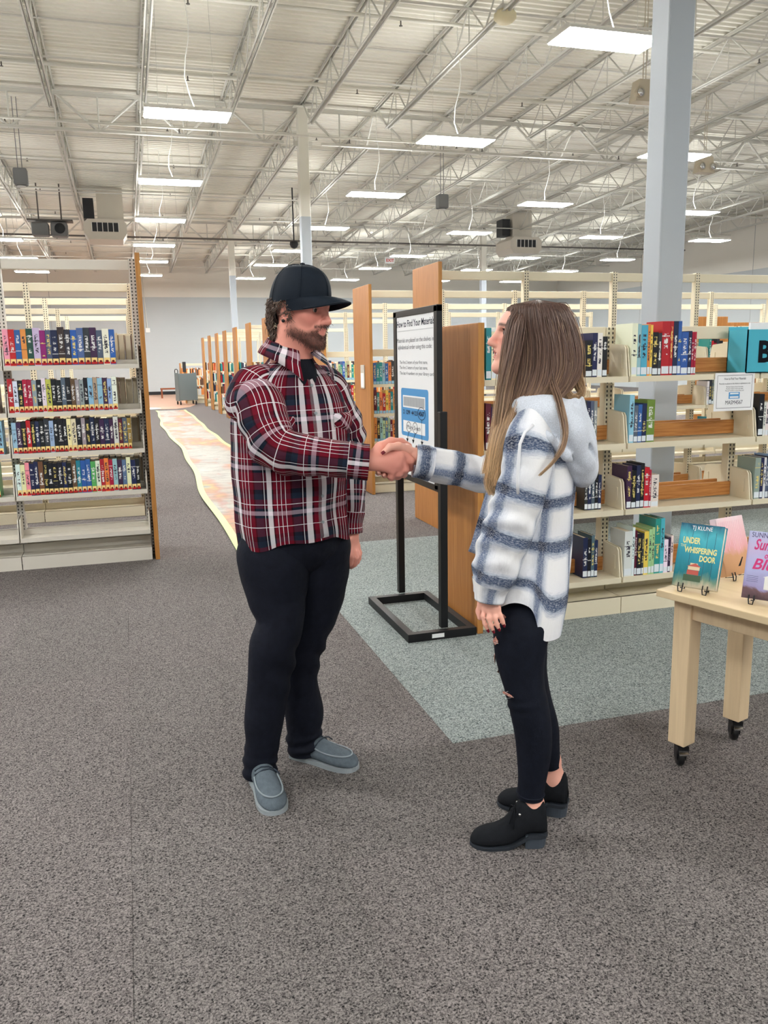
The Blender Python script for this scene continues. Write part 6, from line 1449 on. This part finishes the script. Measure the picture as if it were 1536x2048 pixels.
hair = meshobj('hair', np.concatenate([Pin.reshape(-1, 3), Lh.C[:1]+A_(0, 0, -.008)]), [tuple(q) for q in Lh.quads()]+[(k+1, k, m_*n_) for k in range(n_-1)], M['hair'], wom, WB, colors=np.concatenate([cc, cc[:1]])); hair['label'] = 'long straight brown hair fading to blonde tips'
rr = np.random.RandomState(9); NS, NT_ = 3600, 28; paths = np.empty((NS, NT_, 3)); cols = np.empty((NS, NT_, 3))
tt = np.linspace(0, 1, NT_)
for k in range(NS):
    a = rr.uniform(0, 1); dep = rr.uniform(.90, 1.035); end = rr.uniform(.78, 1.0) if rr.rand() < .5 else rr.uniform(.55, 1.0); w1_, w2_ = rr.normal(size=2)*.010; ph = rr.uniform(0, 6.28)
    for i, t in enumerate(tt):
        y_ = t*end*(m_-1); x_ = ((a+w1_*math.sin(3*t+ph)+w2_*t) % 1)*(n_-1); i0, j0 = int(min(y_, m_-2)), int(min(x_, n_-2)); fy, fx = y_-i0, x_-j0
        p = (Lh.P[i0, j0]*(1-fx)+Lh.P[i0, j0+1]*fx)*(1-fy)+(Lh.P[i0+1, j0]*(1-fx)+Lh.P[i0+1, j0+1]*fx)*fy; c = Lh.C[i0]*(1-fy)+Lh.C[i0+1]*fy
        paths[k, i] = c+(p-c)*dep*(1+.02*math.sin(7*t+ph))
    sh_ = rr.uniform(.7, 1.3); hl = rr.rand() < .18
    cols[k] = hcol(np.clip(tt*end+rr.normal()*.06+(.15 if hl else 0), 0, 1), None, None)*sh_
strands('hair_strands', paths, .0009, cols, M['hair'], hair, WB, 3, .45)
# back hair that flips over the hood, and loose locks
def lock(pts, n, spread, tip, seed, name='hair_lock', r_=.0010, c0=.3, c1=.85):
    rr_ = np.random.RandomState(seed); K = np.array([np.append(px(*p), [0, 0]) for p in pts]); C = catmull(K, 26)[0][:, :3]; T_ = np.linspace(0, 1, 26); ps = []; cs = []
    for k in range(n):
        o = rr_.normal(size=3)*spread; e = rr_.normal(size=3)*spread*.6; ps.append(C+o*np.minimum(1, .15+T_[:, None]*5)*(1-T_[:, None]*(1-tip))+e*np.sin(PI*T_)[:, None]); cs.append(hcol(c0+(c1-c0)*T_+rr_.normal()*.07, None, None)*rr_.uniform(.65, 1.4))
    return strands(name, ps, r_, cs, M['hair'], hair, WB, 3, .4)
lock([(1085, 614, 2.455), (1122, 628, 2.45), (1146, 690, 2.44), (1152, 745, 2.445), (1158, 770, 2.45), (1164, 782, 2.45), (1160, 792, 2.445), (1146, 797, 2.44)], 420, .011, .35, 1)
lock([(1080, 614, 2.43), (1112, 650, 2.40), (1122, 735, 2.39), (1128, 775, 2.39), (1140, 795, 2.39), (1152, 797, 2.40)], 420, .013, .3, 2)
lock([(1095, 690, 2.375), (1105, 760, 2.35), (1118, 800, 2.28), (1127, 840, 2.245), (1130, 870, 2.23), (1122, 900, 2.20), (1106, 925, 2.19), (1080, 950, 2.185)], 60, .004, .5, 3, c1=.7)
lock([(1100, 700, 2.38), (1112, 770, 2.35), (1127, 820, 2.255), (1134, 860, 2.235), (1126, 900, 2.21), (1112, 918, 2.20)], 26, .003, .6, 4, c1=.7)
lock([(1060, 614, 2.44), (1040, 640, 2.39), (1028, 700, 2.37), (1010, 780, 2.36), (998, 860, 2.335), (986, 920, 2.33), (978, 965, 2.335), (984, 985, 2.34)], 300, .008, .6, 5, c0=.1, c1=1.0)
lock([(1058, 614, 2.45), (1034, 624, 2.41), (1018, 672, 2.39), (1005, 770, 2.38), (994, 840, 2.36), (982, 900, 2.34), (972, 945, 2.34)], 300, .005, .9, 6, c0=.1, c1=1.0)
lock([(1058, 614, 2.46), (1036, 620, 2.49), (1018, 680, 2.51), (1006, 770, 2.50), (998, 840, 2.48), (990, 900, 2.45)], 200, .006, .9, 8, c0=.1, c1=1.0)
lock([(1046, 720, 2.42), (1040, 790, 2.385), (1026, 835, 2.33), (1012, 880, 2.315), (1000, 930, 2.315), (992, 968, 2.32)], 240, .011, .4, 7, c1=1.0)
